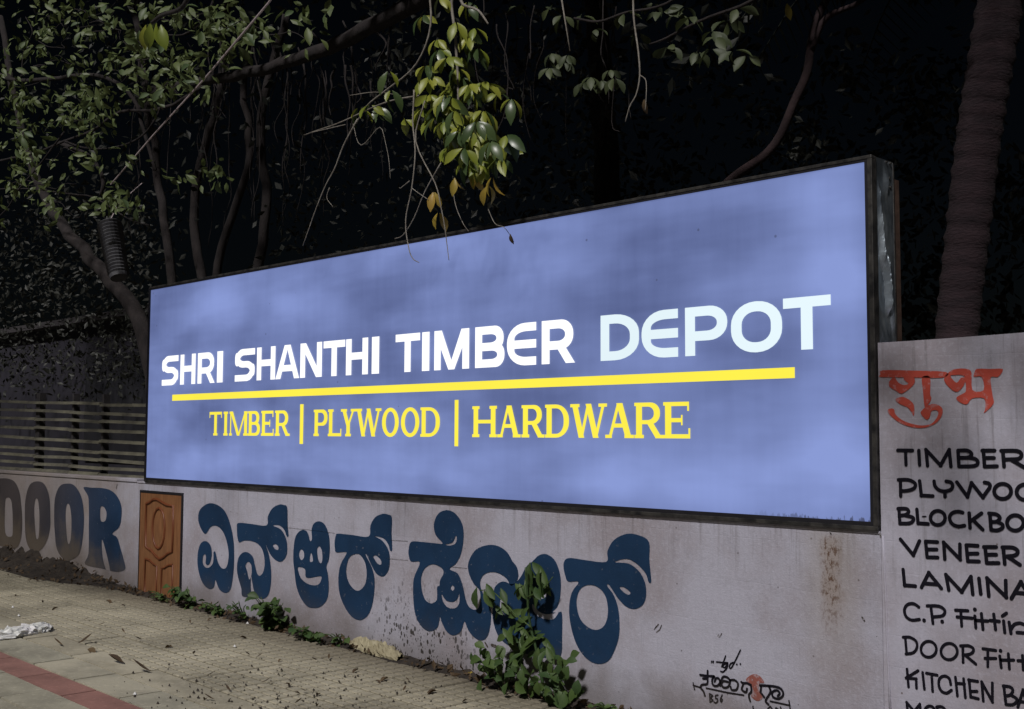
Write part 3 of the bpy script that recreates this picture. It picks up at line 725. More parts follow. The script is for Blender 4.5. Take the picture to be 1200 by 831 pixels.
mould([(.84, .625), (.74, .635), (.64, .665), (.58, .67), (.58, .99), (.84, .99)], True, 1)
b = MB(); pts = [dpt(.48 + .085 * math.cos(a * math.pi / 8), .315 + .14 * math.sin(a * math.pi / 8)) for a in range(16)]
b.add([Vector((p.x, -0.016, p.z)) for p in pts] + [Vector(((x0 + x1) / 2, -0.03, lerp(z1, z0, .315)))], [(i, (i + 1) % 16, 16) for i in range(16)])
b.build('oval_boss', MAT['wood'], door, smooth=True)

# ------------------------------------------------------------------ the lightbox sign
pTL, pTR, pBR, pBL = at(176.6, 340.2, FY), at(1013.1, 189.9, FY), at(1020.5, 611.5, FY), at(171, 559.6, FY)
PX0, PX1 = (pTL.x + pBL.x) / 2, (pTR.x + pBR.x) / 2
PZ0, PZ1 = (pBL.z + pBR.z) / 2, (pTL.z + pTR.z) / 2
sign = empty('lightbox_sign', ((PX0 + PX1) / 2, 0.08, WT + 0.012), 'long glowing blue lightbox sign in a thin metal frame standing on the low wall', 'sign')
b = MB(); b.add([(PX0 - .01, FY + 0.003, PZ0 - .01), (PX1 + .01, FY + 0.003, PZ0 - .01), (PX1 + .01, FY + 0.003, PZ1 + .01), (PX0 - .01, FY + 0.003, PZ1 + .01)], [(0, 1, 2, 3)])
b.box(PX0 - .01, PX1 + .01, FY + 0.0035, FY + 0.008, PZ0 - .01, PZ1 + .01)
b.v = b.v[4:]; b.f = [tuple(i - 4 for i in f) for f in b.f[1:]]
b.build('lit_panel', MAT['panel'], sign)
OX0, OX1, OZ0, OZ1 = PX0 - 0.022, at(1028.8, 623, FY - .01).x, WT + 0.014, PZ1 + 0.030
g = 0.012
# black gasket hugging the panel
for n_, a in (('gasket', (PX0 - g, PX0 - .0003, FY - .004, FY + .01, PZ0, PZ1)), ('gasket', (PX1 + .0003, PX1 + g + .004, FY - .004, FY + .01, PZ0, PZ1)),
              ('gasket', (PX0 - g, PX1 + g + .004, FY - .004, FY + .01, PZ0 - g * 1.6, PZ0 - .0003)), ('gasket', (PX0 - g, PX1 + g + .004, FY - .004, FY + .01, PZ1 + .0003, PZ1 + g))):
    b = MB(); b.box(*a); b.build(n_, MAT['gasket'], sign)
# frame rails
b = MB(); b.box(PX0 - g, OX1 - .001, FY - .008, FY + .03, PZ1 + g + .0005, OZ1); b.build('top_rail', MAT['frame'], sign, bevel=.003)
b = MB(); b.box(PX0 - g, OX1, FY - .009, FY + .03, PZ0 - g * 1.6 - 0.022, PZ0 - g * 1.6 - .0005); b.build('bottom_rail', MAT['frame'], sign, bevel=.003)
b = MB(); b.box(OX0, PX0 - g - .0005, FY - .008, FY + .03, OZ0, OZ1); b.build('side_rail', MAT['gasket'], sign)
b = MB(); b.box(PX1 + g + .0045, OX1, FY - .0085, FY + .03, PZ0 - g * 1.6 + .0005, PZ1 + g); b.build('side_rail', MAT['frame'], sign, bevel=.002)
b = MB(); b.box(OX0 + .002, OX1 - .006, FY + .004, 0.19, OZ0, PZ0 - g * 1.6 - 0.023); b.build('sill_angle', MAT['gasket'], sign)
b = MB(); b.box(OX0 + .001, OX1 - .035, FY + .031, 0.185, PZ0 - 0.02, OZ1 - .003); b.build('casing', MAT['gasket'], sign)
# crumpled metal side
b = MB(); ny, nz = 40, 110; vs = []; fs = []
Y0, Y1 = FY + 0.031, 0.20
for j in range(nz + 1):
    for i in range(ny + 1):
        u, v = i / ny, j / nz
        y, z = lerp(Y0, Y1, u), lerp(WT + .3, OZ1 - .002, v)
        e = math.sin(math.pi * u) ** 0.5 * math.sin(math.pi * min(1, v * 1.0)) ** 0.3 if 0 < v < 1 else 0
        tz = OZ1 - z
        def crease(y0, k, w, amp, za, zb_):       # a sharp fold running down the sheet
            m_ = max(0.0, min(1, (tz - za) / .08)) * max(0.0, min(1, (zb_ - tz) / .08))
            dd = (y - (y0 + k * tz + .012 * noise.noise(Vector((z * 5, y0, 0))))) / w
            return amp * m_ * max(0.0, 1 - abs(dd))
        q = crease(.03, .09, .020, .034, .08, .55) + crease(.05, .10, .024, .034, .42, .78) + crease(.16, -.25, .024, .030, .55, .85) + crease(.13, 0, .03, .026, .0, .2) + crease(.0, .22, .02, .022, .6, .9)
        q += abs(noise.noise(Vector((y * 22 + z * 5, z * 9, 4.1)))) * -0.010 + noise.noise(Vector((y * 40, z * 22, 7.1))) * 0.003
        vs.append((OX1 - 0.006 + q * e, y, z))
for j in range(nz):
    for i in range(ny):
        a = j * (ny + 1) + i; fs.append((a, a + 1, a + ny + 2, a + ny + 1))
b.add(vs, fs); o = b.build('side_sheet', MAT['sheet'], sign)
b = MB(); b.box(OX1 - .03, OX1 - .004, 0.201, 0.215, WT + .3, OZ1 - .006); b.build('rear_edge', MAT['frame'], sign, bevel=.003)
b = MB(); b.box(OX1 - .03, OX1 - .001, FY + .0305, FY + .043, WT + .3, OZ1 - .004); b.build('front_lip', MAT['frame'], sign, bevel=.002)
b = MB(); b.box(OX1 - .06, OX1 - .012, 0.23, 0.275, gz(OX1), OZ1 - .08); b.build('support_post', MAT['rusty'], sign)
for z in (OZ1 - .012,):
    for y in (0.13, 0.17):
        b = MB(); b.tube([(OX1 - .006, y, z), (OX1 + .004, y, z)], 0.006, 8); b.build('bolt', MAT['frame'], sign)
for (px, py) in ((1035, 200), (1043, 203), (1044, 212)):
    p = None
    b = MB(); y = 0.12 + (px - 1035) * 0.006; z = OZ1 - 0.07 - (py - 200) * 0.005
    b.tube([(OX1 - .012, y, z), (OX1 - .002, y, z)], 0.007, 8); b.build('bolt', MAT['frame'], sign)

# ---- sign glyphs, in real plane coordinates
def arc(cx, cy, rx, ry, a0, a1, n=7):
    return [(cx + rx * math.cos(math.radians(lerp(a0, a1, i / n))), cy + ry * math.sin(math.radians(lerp(a0, a1, i / n)))) for i in range(n + 1)]
def rr(x0, y0, x1, y1, tl=0, tr=0, br=0, bl=0, ky=1.0):
    P = []
    P += arc(x0 + bl, y0 + bl * ky, bl, bl * ky, 180, 270) if bl else [(x0, y0)]
    P += arc(x1 - br, y0 + br * ky, br, br * ky, 270, 360) if br else [(x1, y0)]
    P += arc(x1 - tr, y1 - tr * ky, tr, tr * ky, 0, 90) if tr else [(x1, y1)]
    P += arc(x0 + tl, y1 - tl * ky, tl, tl * ky, 90, 180) if tl else [(x0, y1)]
    return P
def rect(x0, y0, x1, y1): return [(x0, y0), (x1, y0), (x1, y1), (x0, y1)]
def gA(ch, w, h, s, t):
    """techno sans: returns adds, subs"""
    R = min(w * .42, h * .32)
    if ch == 'I': return [rect(0, 0, w, h)], []
    if ch == 'H': return [rect(0, 0, s, h), rect(w - s, 0, w, h), rect(s * .9, h * .42, w - s * .9, h * .42 + t)], []
    if ch == 'T': return [rect(0, h - t, w, h), rect(w / 2 - s / 2, 0, w / 2 + s / 2, h - t * .5)], []
    if ch == 'N': return [rect(0, 0, s, h), rect(w - s, 0, w, h), [(0, h), (s * 1.12, h), (w, 0), (w - s * 1.12, 0)]], []
    if ch == 'M': return [rect(0, 0, s, h), rect(w - s, 0, w, h), [(0, h), (s * 1.15, h), (w / 2 + s * .45, 0), (w / 2 - s * .45, 0)], [(w, h), (w - s * 1.15, h), (w / 2 - s * .45, 0), (w / 2 + s * .45, 0)]], []
    if ch == 'A':
        a = s * .62
        return [[(0, 0), (s * 1.05, 0), (w / 2 + .0 * s, h * .86), (w / 2, h), (w / 2 - a, h)], [(w, 0), (w - s * 1.05, 0), (w / 2, h * .86), (w / 2, h), (w / 2 + a, h)], rect(w * .24, h * .22, w * .76, h * .22 + t * .95)], []
    if ch == 'O': return [rr(0, 0, w, h, *([w * .48] * 4), ky=.44 * h / (w * .48))], [rr(s, t, w - s, h - t, *([(w - 2 * s) * .46] * 4), ky=.40 * (h - 2 * t) / ((w - 2 * s) * .46))]
    if ch == 'D': return [rr(0, 0, w, h, 0, w * .62, w * .62, 0, ky=.42 * h / (w * .62))], [rr(s, t, w - s, h - t, 0, (w - 2 * s) * .72, (w - 2 * s) * .72, 0, ky=.42 * (h - 2 * t) / ((w - 2 * s) * .72))]
    if ch == 'P':
        y0 = h * .30; k = .47 * (h - y0) / (w * .42); H = h - y0 - 2 * t
        return [rect(0, 0, s, h), rr(0, y0, w, h, 0, w * .42, w * .42, 0, ky=k)], [rr(s, y0 + t, w - s, h - t, 0, (w - 2 * s) * .45, (w - 2 * s) * .45, 0, ky=.46 * H / ((w - 2 * s) * .45))]
    if ch == 'R':
        y0 = h * .32; ww = w * .95; k = .47 * (h - y0) / (w * .36); H = h - y0 - 2 * t
        return [rect(0, 0, s, h), rr(0, y0, ww, h, 0, w * .36, w * .36, 0, ky=k), [(w * .40, y0 + t * .6), (w * .40 + s * 1.1, y0 + t * .6), (w, 0), (w - s * 1.12, 0)]], [rr(s, y0 + t, ww - s, h - t, 0, (ww - 2 * s) * .45, (ww - 2 * s) * .45, 0, ky=.46 * H / ((ww - 2 * s) * .45))]
    if ch == 'B':
        m = h * .5; a = w * .3
        k1 = .46 * (h - m + t / 2) / a; k2 = .46 * (m + t / 2) / a
        hi = (h - m - 1.5 * t); lo = (m - 1.5 * t); q = (w - 2 * s) * .4
        return [rr(0, m - t / 2, w * .97, h, 0, a, a, 0, ky=k1), rr(0, 0, w, m + t / 2, 0, a, a, 0, ky=k2)], [rr(s, m + t / 2, w * .97 - s, h - t, 0, q, q, 0, ky=.45 * hi / q), rr(s, t, w - s, m - t / 2, 0, q, q, 0, ky=.45 * lo / q)]
    if ch == 'E':
        a = w * .62; q = w * .40
        hh = h * .5 - t / 2 - t
        return [rr(0, 0, w, h, a, 0, 0, a, ky=.46 * h / a)], [rr(s, h * .5 + t / 2, w + .01, h - t, q, 0, 0, 0, ky=.8 * hh / q), rr(s, t, w + .01, h * .5 - t / 2, 0, 0, 0, q, ky=.8 * hh / q)]
    if ch == 'S':
        m = h * .52; q = w * .34; k = h * .22 / q
        hi = h - m - t * .5; lo = m - t * .5
        A = [rr(0, m - t / 2, w, h, q, 0, 0, q, ky=k), rr(0, 0, w, m + t / 2, 0, q, q, 0, ky=k)]
        q2 = q * .55
        Sx = [rr(s, m + t / 2, w + .01, h - t, q2, 0, 0, 0, ky=k * .9), rr(-.01, t, w - s, m - t / 2, 0, 0, q2, 0, ky=k * .9),
              rr(w - q * 0 - 0.0, m + t / 2, w + .02, h - t, 0, 0, 0, 0)]
        Sx.append([(w - q, m + t / 2), (w + .01, m + t / 2), (w + .01, h - t), (w - q, h - t)])
        Sx.append([(-.01, t), (q, t), (q, m - t / 2), (-.01, m - t / 2)])
        # union of the two lobes' outer corners: cut bands again handled by subs
        return A, Sx[:2]
def gB(ch, w, h):
    """slab-serif capitals"""
    s = 0.043; t = 0.023; f = 0.012; e = 0.019      # thick, thin, serif half overhang, serif height
    def stem(x, y0=0, y1=None, top=True, bot=True, wd=None):
        wd = wd or s; y1 = h if y1 is None else y1; o = [rect(x, y0, x + wd, y1)]
        if top: o.append(rect(x - f, y1 - e, x + wd + f, y1))
        if bot: o.append(rect(x - f, y0, x + wd + f, y0 + e))
        return o
    def diag(xa, ya, xb, yb, wd):
        wd = max(wd, .022); return [(xa - wd / 2, ya), (xa + wd / 2, ya), (xb + wd / 2, yb), (xb - wd / 2, yb)]
    if ch == 'I': return stem((w - s) / 2), []
    if ch == 'T': return [rect(0, h - t, w, h), rect(0, h - .05, .011, h), rect(w - .011, h - .05, w, h)] + stem((w - s) / 2, top=False), []
    if ch == 'H': return stem(f) + stem(w - s - f) + [rect(f + s * .5, h * .5 - t / 2, w - f - s * .5, h * .5 + t / 2)], []
    if ch == 'L': return stem(f) + [rect(f, 0, w, t), rect(w - .012, 0, w, .055)], []
    if ch == 'M':
        return stem(f * .8, wd=.017, top=False) + stem(w - s - f * .6, top=False) + [rect(0, h - e, s, h), rect(w - s - f, h - e, w, h), diag(f + s * .42, h, w / 2, 0, s * .95), diag(w - f - s * .5, h, w / 2 + .004, 0, .018)], []
    if ch == 'E': return stem(f) + [rect(f, 0, w, t), rect(f, h - t, w * .96, h), rect(w - .012, 0, w, .055), rect(w * .96 - .012, h - .05, w * .96, h), rect(f + s * .5, h * .5 - t / 2, w * .72, h * .5 + t / 2), rect(w * .72 - .010, h * .5 - .028, w * .72, h * .5 + .028)], []
    if ch in 'PRB D'.replace(' ', ''):
        if ch == 'D':
            k = .46 * h / (w * .55)
            return stem(f) + [rr(f, 0, w, h, 0, w * .55, w * .55, 0, ky=k)], [rr(f + s, t, w - s, h - t, 0, (w - 2 * s) * .55, (w - 2 * s) * .55, 0, ky=.45 * (h - 2 * t) / ((w - 2 * s) * .55))]
        m = h * (.45 if ch != 'B' else .5); a = w * .34; k = .47 * (h - m) / a
        ww = w * (.93 if ch != 'P' else 1.0); q = (ww - f - 2 * s) * .5 + .001
        adds = stem(f) + [rr(f, m - t / 2, ww, h, 0, a, a, 0, ky=.47 * (h - m + t / 2) / a)]
        subs = [rr(f + s, m + t / 2, ww - s, h - t, 0, q, q, 0, ky=.46 * (h - m - 1.5 * t) / q)]
        if ch == 'B':
            adds.append(rr(f, 0, w, m + t / 2, 0, a, a, 0, ky=.47 * (m + t / 2) / a)); subs.append(rr(f + s, t, w - s, m - t / 2, 0, q, q, 0, ky=.46 * (m - 1.5 * t) / q))
        if ch == 'R': adds += [diag(w * .55, m, w - s * .5, 0, s * 1.05), rect(w - s * 1.1, 0, w + f * .8, e)]
        return adds, subs
    if ch == 'O': 
        return [arc(w / 2, h / 2, w / 2, h / 2 + .003, 0, 345, 22)], [arc(w / 2, h / 2, w / 2 - s, h / 2 - t, 0, 345, 22)]
    if ch == 'A': return [diag(w * .16, 0, w * .47, h, .016), diag(w - s * .9, 0, w * .5, h, s * 1.05), rect(w * .24, h * .3, w * .72, h * .3 + t), rect(0, 0, w * .16 + f * 1.3, e), rect(w - s * 1.6, 0, w, e)], []
    if ch == 'Y': return [diag(s * .8, h, w / 2, h * .38, s), diag(w - s * .6, h, w / 2, h * .38, .016), rect(w / 2 - s / 2, 0, w / 2 + s / 2, h * .5), rect(w / 2 - s / 2 - f, 0, w / 2 + s / 2 + f, e), rect(0, h - e, s * 1.7, h), rect(w - s * 1.4, h - e, w, h)], []
    if ch == 'W': return [diag(s * .8, h, w * .31, 0, s), diag(w * .5, h, w * .31, 0, .017), diag(w * .5, h, w * .70, 0, s), diag(w - s * .6, h, w * .70, 0, .017), rect(0, h - e, s * 1.7, h), rect(w - s * 1.5, h - e, w, h)], []
def sign_text(items, z0, z1, fn, mat, y, ymid):
    for ch, a, b_ in items:
        # heights at the middle of the letter, x from the picture columns on the panel plane
        ym = ymid((a + b_) / 2)
        xa, xb = at(a, ym, FY).x, at(b_, ym, FY).x
        w, h = xb - xa, z1 - z0
        A, Bs = fn(ch, w, h)
        mv = lambda poly: [(xa + p[0], z0 + p[1]) for p in poly]
        if ch == 'S' and fn is fnA:
            # build the S as lobes minus bands, each lobe cut before joining
            s_, t_ = w * .30 if w < .25 else .07, .055
        decal('letter', [mv(p) for p in A], [mv(p) for p in Bs], mat, sign, y)
def fnA(ch, w, h):
    s = 0.066 if w > .20 else 0.060; t = 0.052
    if ch == 'I': return gA('I', w, h, s, t)
    if ch == 'S':
        # ribbon S with rounded turns
        q = w * .30; m = h * .52; c = 0.5
        path = [(w, h - t / 2), (w * .55, h - t / 2)] + arc(q + s / 2, h - t / 2 - q * .9, q, q * .9, 90, 180, 5) + arc(q + s / 2, m + q * .75, q, q * .75, 180, 270, 5) + \
               arc(w - s / 2 - q, m - q * .75, q, q * .75, 90, 0, 5) + arc(w - s / 2 - q, t / 2 + q * .9, q, q * .9, 0, -90, 5) + [(0, t / 2)]
        adds = []
        for i in range(1, len(path)):
            a = Vector(path[i - 1]); b = Vector(path[i]); d = b - a
            if d.length < 1e-5: continue
            n_ = Vector((-d.y, d.x)).normalized()
            hw = lerp(t / 2, s / 2, abs(d.normalized().y))
            adds.append([a + n_ * hw, a - n_ * hw, b - n_ * hw, b + n_ * hw])
            if i > 1: adds.append(circ(a, hw * .98, 12))
        return adds, []
    return gA(ch, w, h, s, t)
top1 = [('S', 190.1, 209), ('H', 211.5, 229.2), ('R', 231.9, 252), ('I', 254.6, 261.3),
        ('S', 275.6, 298.7), ('H', 301.2, 322.8), ('A', 323.2, 351), ('N', 352.1, 377.4), ('T', 379.2, 404.5), ('H', 405.7, 431.4), ('I', 435.9, 444.5),
        ('T', 463.7, 492.3), ('I', 494.8, 503.4), ('M', 509.1, 550), ('B', 557, 591.4), ('E', 594.3, 628.5), ('R', 635, 674)]
top2 = [('D', 704, 749), ('E', 752, 794.7), ('P', 803, 852.5), ('O', 856.8, 916.7), ('T', 918, 974)]
ymA = lambda px: lerp(434, 377, (px - 200) / 746)
ZA0, ZA1 = 1.6 + 0.425, 1.6 + 0.688
sign_text(top1, ZA0, ZA1, fnA, MAT['white_l'], FY - .0015, ymA)
sign_text(top2, ZA0, ZA1, fnA, MAT['pale_l'], FY - .0015, ymA)
yl = [('T', 245.7, 260), ('I', 261, 268.4), ('M', 269.2, 290.3), ('B', 290.9, 305), ('E', 306.3, 321), ('R', 322.5, 339),
      ('P', 367.8, 384), ('L', 384.6, 400.3), ('Y', 399.6, 417), ('W', 417, 447), ('O', 447.8, 467.6), ('O', 470, 491.7), ('D', 492.9, 515.7),
      ('H', 553.7, 582.4), ('A', 583, 610.4), ('R', 611.4, 637), ('D', 639, 667), ('W', 668.5, 711.5), ('A', 709.5, 743), ('R', 743.6, 776), ('E', 777.5, 809)]
sign_text(yl, 1.6 - .018, 1.6 + .180, gB, MAT['yellow_l'], FY - .0018, lambda px: 493)
def bar(xa, xb, za, zb, n_): decal(n_, [rect(xa, za, xb, zb)], [], MAT['yellow_l'], sign, FY - .0016)
bar(at(202, 466, FY).x, at(931.5, 435, FY).x, 1.6 + .286, 1.6 + .340, 'underline')
for a, b_ in ((351.6, 355.6), (532.9, 537.3)): bar(at(a, 495, FY).x, at(b_, 495, FY).x, 1.6 - .078, 1.6 + .224, 'divider')

# ------------------------------------------------------------------ leaves and branches
def leaf_mesh(name, L=0.12, W=0.055, droop=0.25, fold=0.25, mat=None, wide=0.6, n=5):
    b = MB(); vs = []; fs = []
    for i in range(n + 1):
        u = i / n
        wd = W * (math.sin(math.pi * min(1, u ** (0.75 if wide < .5 else 1.25))) ** 0.8) if 0 < u < 1 else W * 0.04
        z = -droop * L * u * u
        y = L * u * (1 - 0.15 * u * droop)
        vs += [(-wd / 2, y, z + fold * wd), (0, y, z), (wd / 2, y, z + fold * wd * 0.9)]
    for i in range(n):
        a = i * 3; fs += [(a, a + 1, a + 4, a + 3), (a + 1, a + 2, a + 5, a + 4)]
    b.add(vs, fs); me = b.mesh(name, True)
    if mat: me.materials.append(mat)
    return me
def leaf_matrix(pos, tip, nrm, s=1.0):
    y = Vector(tip).normalized(); z = Vector(nrm); z = z - y * z.dot(y)
    if z.length < 1e-4: z = y.orthogonal()
    z.normalize(); x = y.cross(z)
    return Matrix(((x.x * s, y.x * s, z.x * s, pos[0]), (x.y * s, y.y * s, z.y * s, pos[1]), (x.z * s, y.z * s, z.z * s, pos[2]), (0, 0, 0, 1)))
def put_leaf(me, root, pos, tip, nrm, s=1.0, name='leaf'):
    o = bpy.data.objects.new(name, me); COL.objects.link(o); o.parent = root
    m = leaf_matrix(Vector(pos) - root.location, tip, nrm, s)
    o.matrix_local = m
    return o
def rv(a=1): return Vector((random.uniform(-a, a), random.uniform(-a, a), random.uniform(-a, a)))
CAMDIR = Vector((0.3, -0.8, 0.35))
LM = dict(
    big=[leaf_mesh('leaf', .13, .054, .35, .22, MAT['leaf']), leaf_mesh('leaf', .11, .050, .2, .3, MAT['leaf']), leaf_mesh('leaf', .135, .056, .5, .18, MAT['leaf2'])],
    yel=[leaf_mesh('leaf', .13, .055, .4, .3, MAT['yleaf'])],
    ban=[leaf_mesh('leaf', .105, .045, .3, .25, MAT['banyan']), leaf_mesh('leaf', .09, .042, .15, .3, MAT['banyan'])],
    dim=[leaf_mesh('leaf', .12, .06, .3, .25, MAT['dimleaf'])],
    vine=[leaf_mesh('leaf', .125, .050, .35, .25, MAT['weed']), leaf_mesh('leaf', .11, .045, .2, .3, MAT['weed'])],
    weed=[leaf_mesh('leaf', .10, .062, .3, .2, MAT['weed']), leaf_mesh('leaf', .085, .06, .15, .25, MAT['weed'])],
    dry=[leaf_mesh('leaf', .09, .035, .6, .5, MAT['dry'])],
)
def whorl(root, meshes, p, n=5, s=1.0, down=0.8, spread=0.9):
    for k in range(n):
        a = 2 * math.pi * (k + random.random() * .7) / n
        tip = Vector((math.cos(a) * spread, math.sin(a) * spread * .8, -down + random.uniform(-.35, .35)))
        nr = CAMDIR + rv(.75) + Vector((math.cos(a), math.sin(a), 0.4)) * .45
        put_leaf(random.choice(meshes), root, p + tip.normalized() * .015, tip, nr, s * random.uniform(.75, 1.15))
def limb(root, pts, r0, r1, name='branch', mat='bark', n=7, k=4, wob=0.0):
    P = cat_rom(pts, k)
    if wob: P = [p + Vector((noise.noise(p * 3), noise.noise(p * 3 + Vector((5, 0, 0))), noise.noise(p * 3 + Vector((0, 9, 0))))) * wob for p in P]
    b = MB(); b.tube(P, taper(len(P), r0, r1), n); return b.build(name, MAT[mat], root, smooth=True)
def A(L, Y):  # px list -> points, Y may be a pair for depth along the way
    if not isinstance(Y, tuple): Y = (Y, Y)
    n = len(L); return [at(x, y, lerp(Y[0], Y[1], i / max(1, n - 1))) for i, (x, y) in enumerate(L)]

def scatter_leaves(name, root, pts, mat, size=0.16, up=0.3):
    b = MB()
    for p in pts:
        s = size * random.uniform(.6, 1.3); a = rv(1); 
        if a.length < .05: continue
        a.normalize(); a.z -= up; a.normalize(); n_ = rv(1); n_ = n_ - a * n_.dot(a)
        if n_.length < .05: continue
        n_.normalize(); c = a.cross(n_)
        w = s * .24
        b.add([p, p + a * s * .45 + c * w + n_ * s * .05, p + a * s, p + a * s * .5 - c * w + n_ * s * .05], [(0, 1, 2, 3)])
    o = b.build(name, mat, root); o['kind'] = 'stuff'
    return o
def crown_points(n, xr, yr, zr, clumps, rad, keep):
    """points gathered in clumps; keep(p) decides"""
    C_ = [Vector((random.uniform(*xr), random.uniform(*yr), random.uniform(*zr))) for _ in range(clumps)]
    out = []; tries = 0
    while len(out) < n and tries < n * 8:
        tries += 1
        c = random.choice(C_); p = c + Vector((random.gauss(0, rad), random.gauss(0, rad), random.gauss(0, rad * .5)))
        if keep(p): out.append(p)
    return out
def ztop(x, y, m=14):
    k = (415.5 + m) / FPX; d = Vector((x, y + 5.05, 0))
    return 1.6 - (k * (AX.z * d.x + AY.z * d.y) + (AX.y * d.x + AY.y * d.y)) / (k * AZ.z + AZ.y)
GAPS = [(2.2, [at(1118, 420, 2.2), at(1133, 280, 2.2), at(1163, 60, 2.2), at(1190, -80, 2.2)]), (3.0, [at(838, 245, 3.0), at(900, 176, 3.0), at(944, 85, 3.0), at(975, -15, 3.0)])]  # canopy thinned along these lines so the key light reaches both trunks
def canopy(n, xr, yr, clumps, rad=.75, lift=.35, thick=1.1):  # unseen leaf mass shaped above the view to keep key light off the background
    out = []; C_ = []
    while len(C_) < clumps:
        x, y = random.uniform(*xr), random.uniform(*yr)
        if AX.z * x + AY.z * (y + 5.05) < .8: z = random.uniform(4.2, 5.4)
        else: z = max(4.2, ztop(x, y)) + lift + random.random() * thick
        if z < 12: C_.append(Vector((x, y, z)))
    tries = 0
    while len(out) < n and tries < n * 8:
        tries += 1
        p = random.choice(C_) + Vector((random.gauss(0, rad), random.gauss(0, rad), random.gauss(0, rad * .35)))
        if p.y < yr[0] - .3: continue
        gap = False
        for Y_, line_ in GAPS:
            q = p - sdir * ((p.y - Y_) / sdir.y)
            for (a_, b_) in zip(line_[:-1], line_[1:]):
                if a_.z <= q.z <= b_.z and abs(q.x - lerp(a_.x, b_.x, (q.z - a_.z) / (b_.z - a_.z))) < .48: gap = True
        if gap and random.random() < .96: continue
        if above_frame(p) and p.z > 3.2: out.append(p)
    return out
def above_frame(p, m=-48):
    q = project(p)
    dist = (p - EYE).length
    return q is None or q[1] < -.40 * FPX / dist or q[0] < -90 or q[0] > 1290

# --- banyan at the left, behind the fence
b0 = at(190, 560, 1.9)
ban = empty('banyan_tree', (b0.x, 1.9, gz(b0.x)), 'broad banyan tree at the left behind the slatted fence with hanging roots', 'tree')
limb(ban, [Vector((b0.x + .1, 1.9, gz(b0.x) - .1)), at(182, 470, 1.9), at(168, 385, 1.9), at(140, 340, 1.8), at(104, 302, 1.7), at(76, 268, 1.7), at(50, 225, 1.7), at(20, 130, 1.8), at(0, 20, 1.8)], .13, .045, 'trunk', n=10, wob=.05)
limb(ban, A([(212, 560), (205, 400), (198, 300), (186, 215), (172, 120), (160, 30), (150, -60)], (2.8, 3.0)), .075, .045, 'trunk', n=8, wob=.05)
limb(ban, A([(232, 430), (238, 340), (226, 262), (236, 190), (256, 120), (262, 40), (280, -60)], 3.2), .075, .05, 'trunk', n=8, wob=.06)
limb(ban, A([(262, 420), (252, 330), (272, 250), (292, 180), (286, 100), (300, 20)], 3.5), .07, .04, 'trunk', n=8, wob=.06)
limb(ban, A([(305, 420), (300, 330), (312, 240), (305, 150), (318, 80), (335, 20)], 3.2), .075, .05, 'trunk', n=8, wob=.06)
limb(ban, A([(175, 108), (230, 96), (290, 86), (345, 70), (395, 52), (440, 28), (492, 2), (560, -40)], (1.6, 1.0)), .05, .085, 'branch', wob=.03)
limb(ban, A([(-20, 82), (20, 94), (60, 92), (105, 88), (140, 98), (157, 118), (166, 145), (182, 200)], (1.0, 1.5)), .03, .022, 'branch', wob=.02)
limb(ban, A([(-10, 190), (40, 180), (75, 166), (110, 152), (140, 132), (190, 128), (240, 100)], (.9, 1.5)), .014, .022, 'branch', wob=.02)
limb(ban, A([(75, 165), (104, 174), (140, 172), (165, 160), (182, 140), (190, 120)], 1.1), .012, .010, 'branch', wob=.01)
limb(ban, A([(70, 168), (100, 180), (115, 195), (121, 215), (118, 230)], 1.2), .03, .022, 'branch', wob=.01)
limb(ban, A([(75, 155), (45, 195), (22, 222), (8, 245), (-15, 265)], .9), .012, .008, 'branch')
limb(ban, A([(0, 222), (40, 222), (75, 226), (110, 232), (150, 255), (175, 264)], (1.0, 1.6)), .010, .008, 'branch', wob=.02)
limb(ban, A([(25, 92), (28, 60), (38, 38), (30, 20)], 1.0), .010, .005, 'branch')
limb(ban, A([(178, 27), (190, 18), (212, 10), (225, -12)], -2.4), .010, .012, 'branch')
limb(ban, A([(250, 0), (240, 25), (215, 40), (190, 42), (160, 55)], 1.2), .014, .007, 'branch', wob=.02)
for i in range(46):                                                 # hanging roots
    px = random.uniform(150, 480); y0 = random.uniform(20, 100); L_ = random.uniform(60, 220); Y = random.uniform(1.3, 3.6)
    if px > 340: L_ *= .8
    P = [at(px + random.uniform(-5, 5) + 3 * math.sin(j), y0 + L_ * j / 5, Y) for j in range(6)]
    limb(ban, P, random.uniform(.006, .014), .004, 'aerial_root', n=5, wob=.04)
spots = []
extra = ((130, 105, 40, 22, 16), (20, 150, 25, 20, 12), (110, 185, 40, 16, 12), (180, 90, 45, 25, 14), (250, 50, 45, 25, 16), (300, 45, 30, 20, 8), (50, 20, 50, 20, 12), (150, 10, 60, 14, 14), (40, 220, 30, 14, 8))
for cx, cy, sx, sy, n_ in ((28, 112, 30, 10, 16), (95, 120, 40, 22, 26), (70, 78, 60, 18, 20), (35, 48, 20, 16, 10), (30, 178, 26, 18, 18), (85, 148, 45, 14, 20), (20, 210, 18, 22, 10),
                          (135, 235, 18, 14, 16), (150, 70, 25, 18, 12), (245, 203, 20, 8, 7), (205, 205, 5, 5, 2), (170, 60, 30, 30, 10), (200, 95, 35, 14, 14), (215, 20, 35, 18, 16), (265, 20, 30, 20, 16), (220, 60, 40, 18, 14), (120, 30, 50, 20, 14), (60, 20, 40, 15, 10), (345, 20, 30, 15, 8), (5, 80, 10, 30, 8), (60, 245, 20, 14, 6)):
    for _ in range(n_): spots.append((random.gauss(cx, sx * .6), random.gauss(cy, sy * .6)))
for cx, cy, sx, sy, n_ in extra:
    for _ in range(n_): spots.append((random.gauss(cx, sx * .6), random.gauss(cy, sy * .6)))
random.shuffle(spots)
cnt = 0
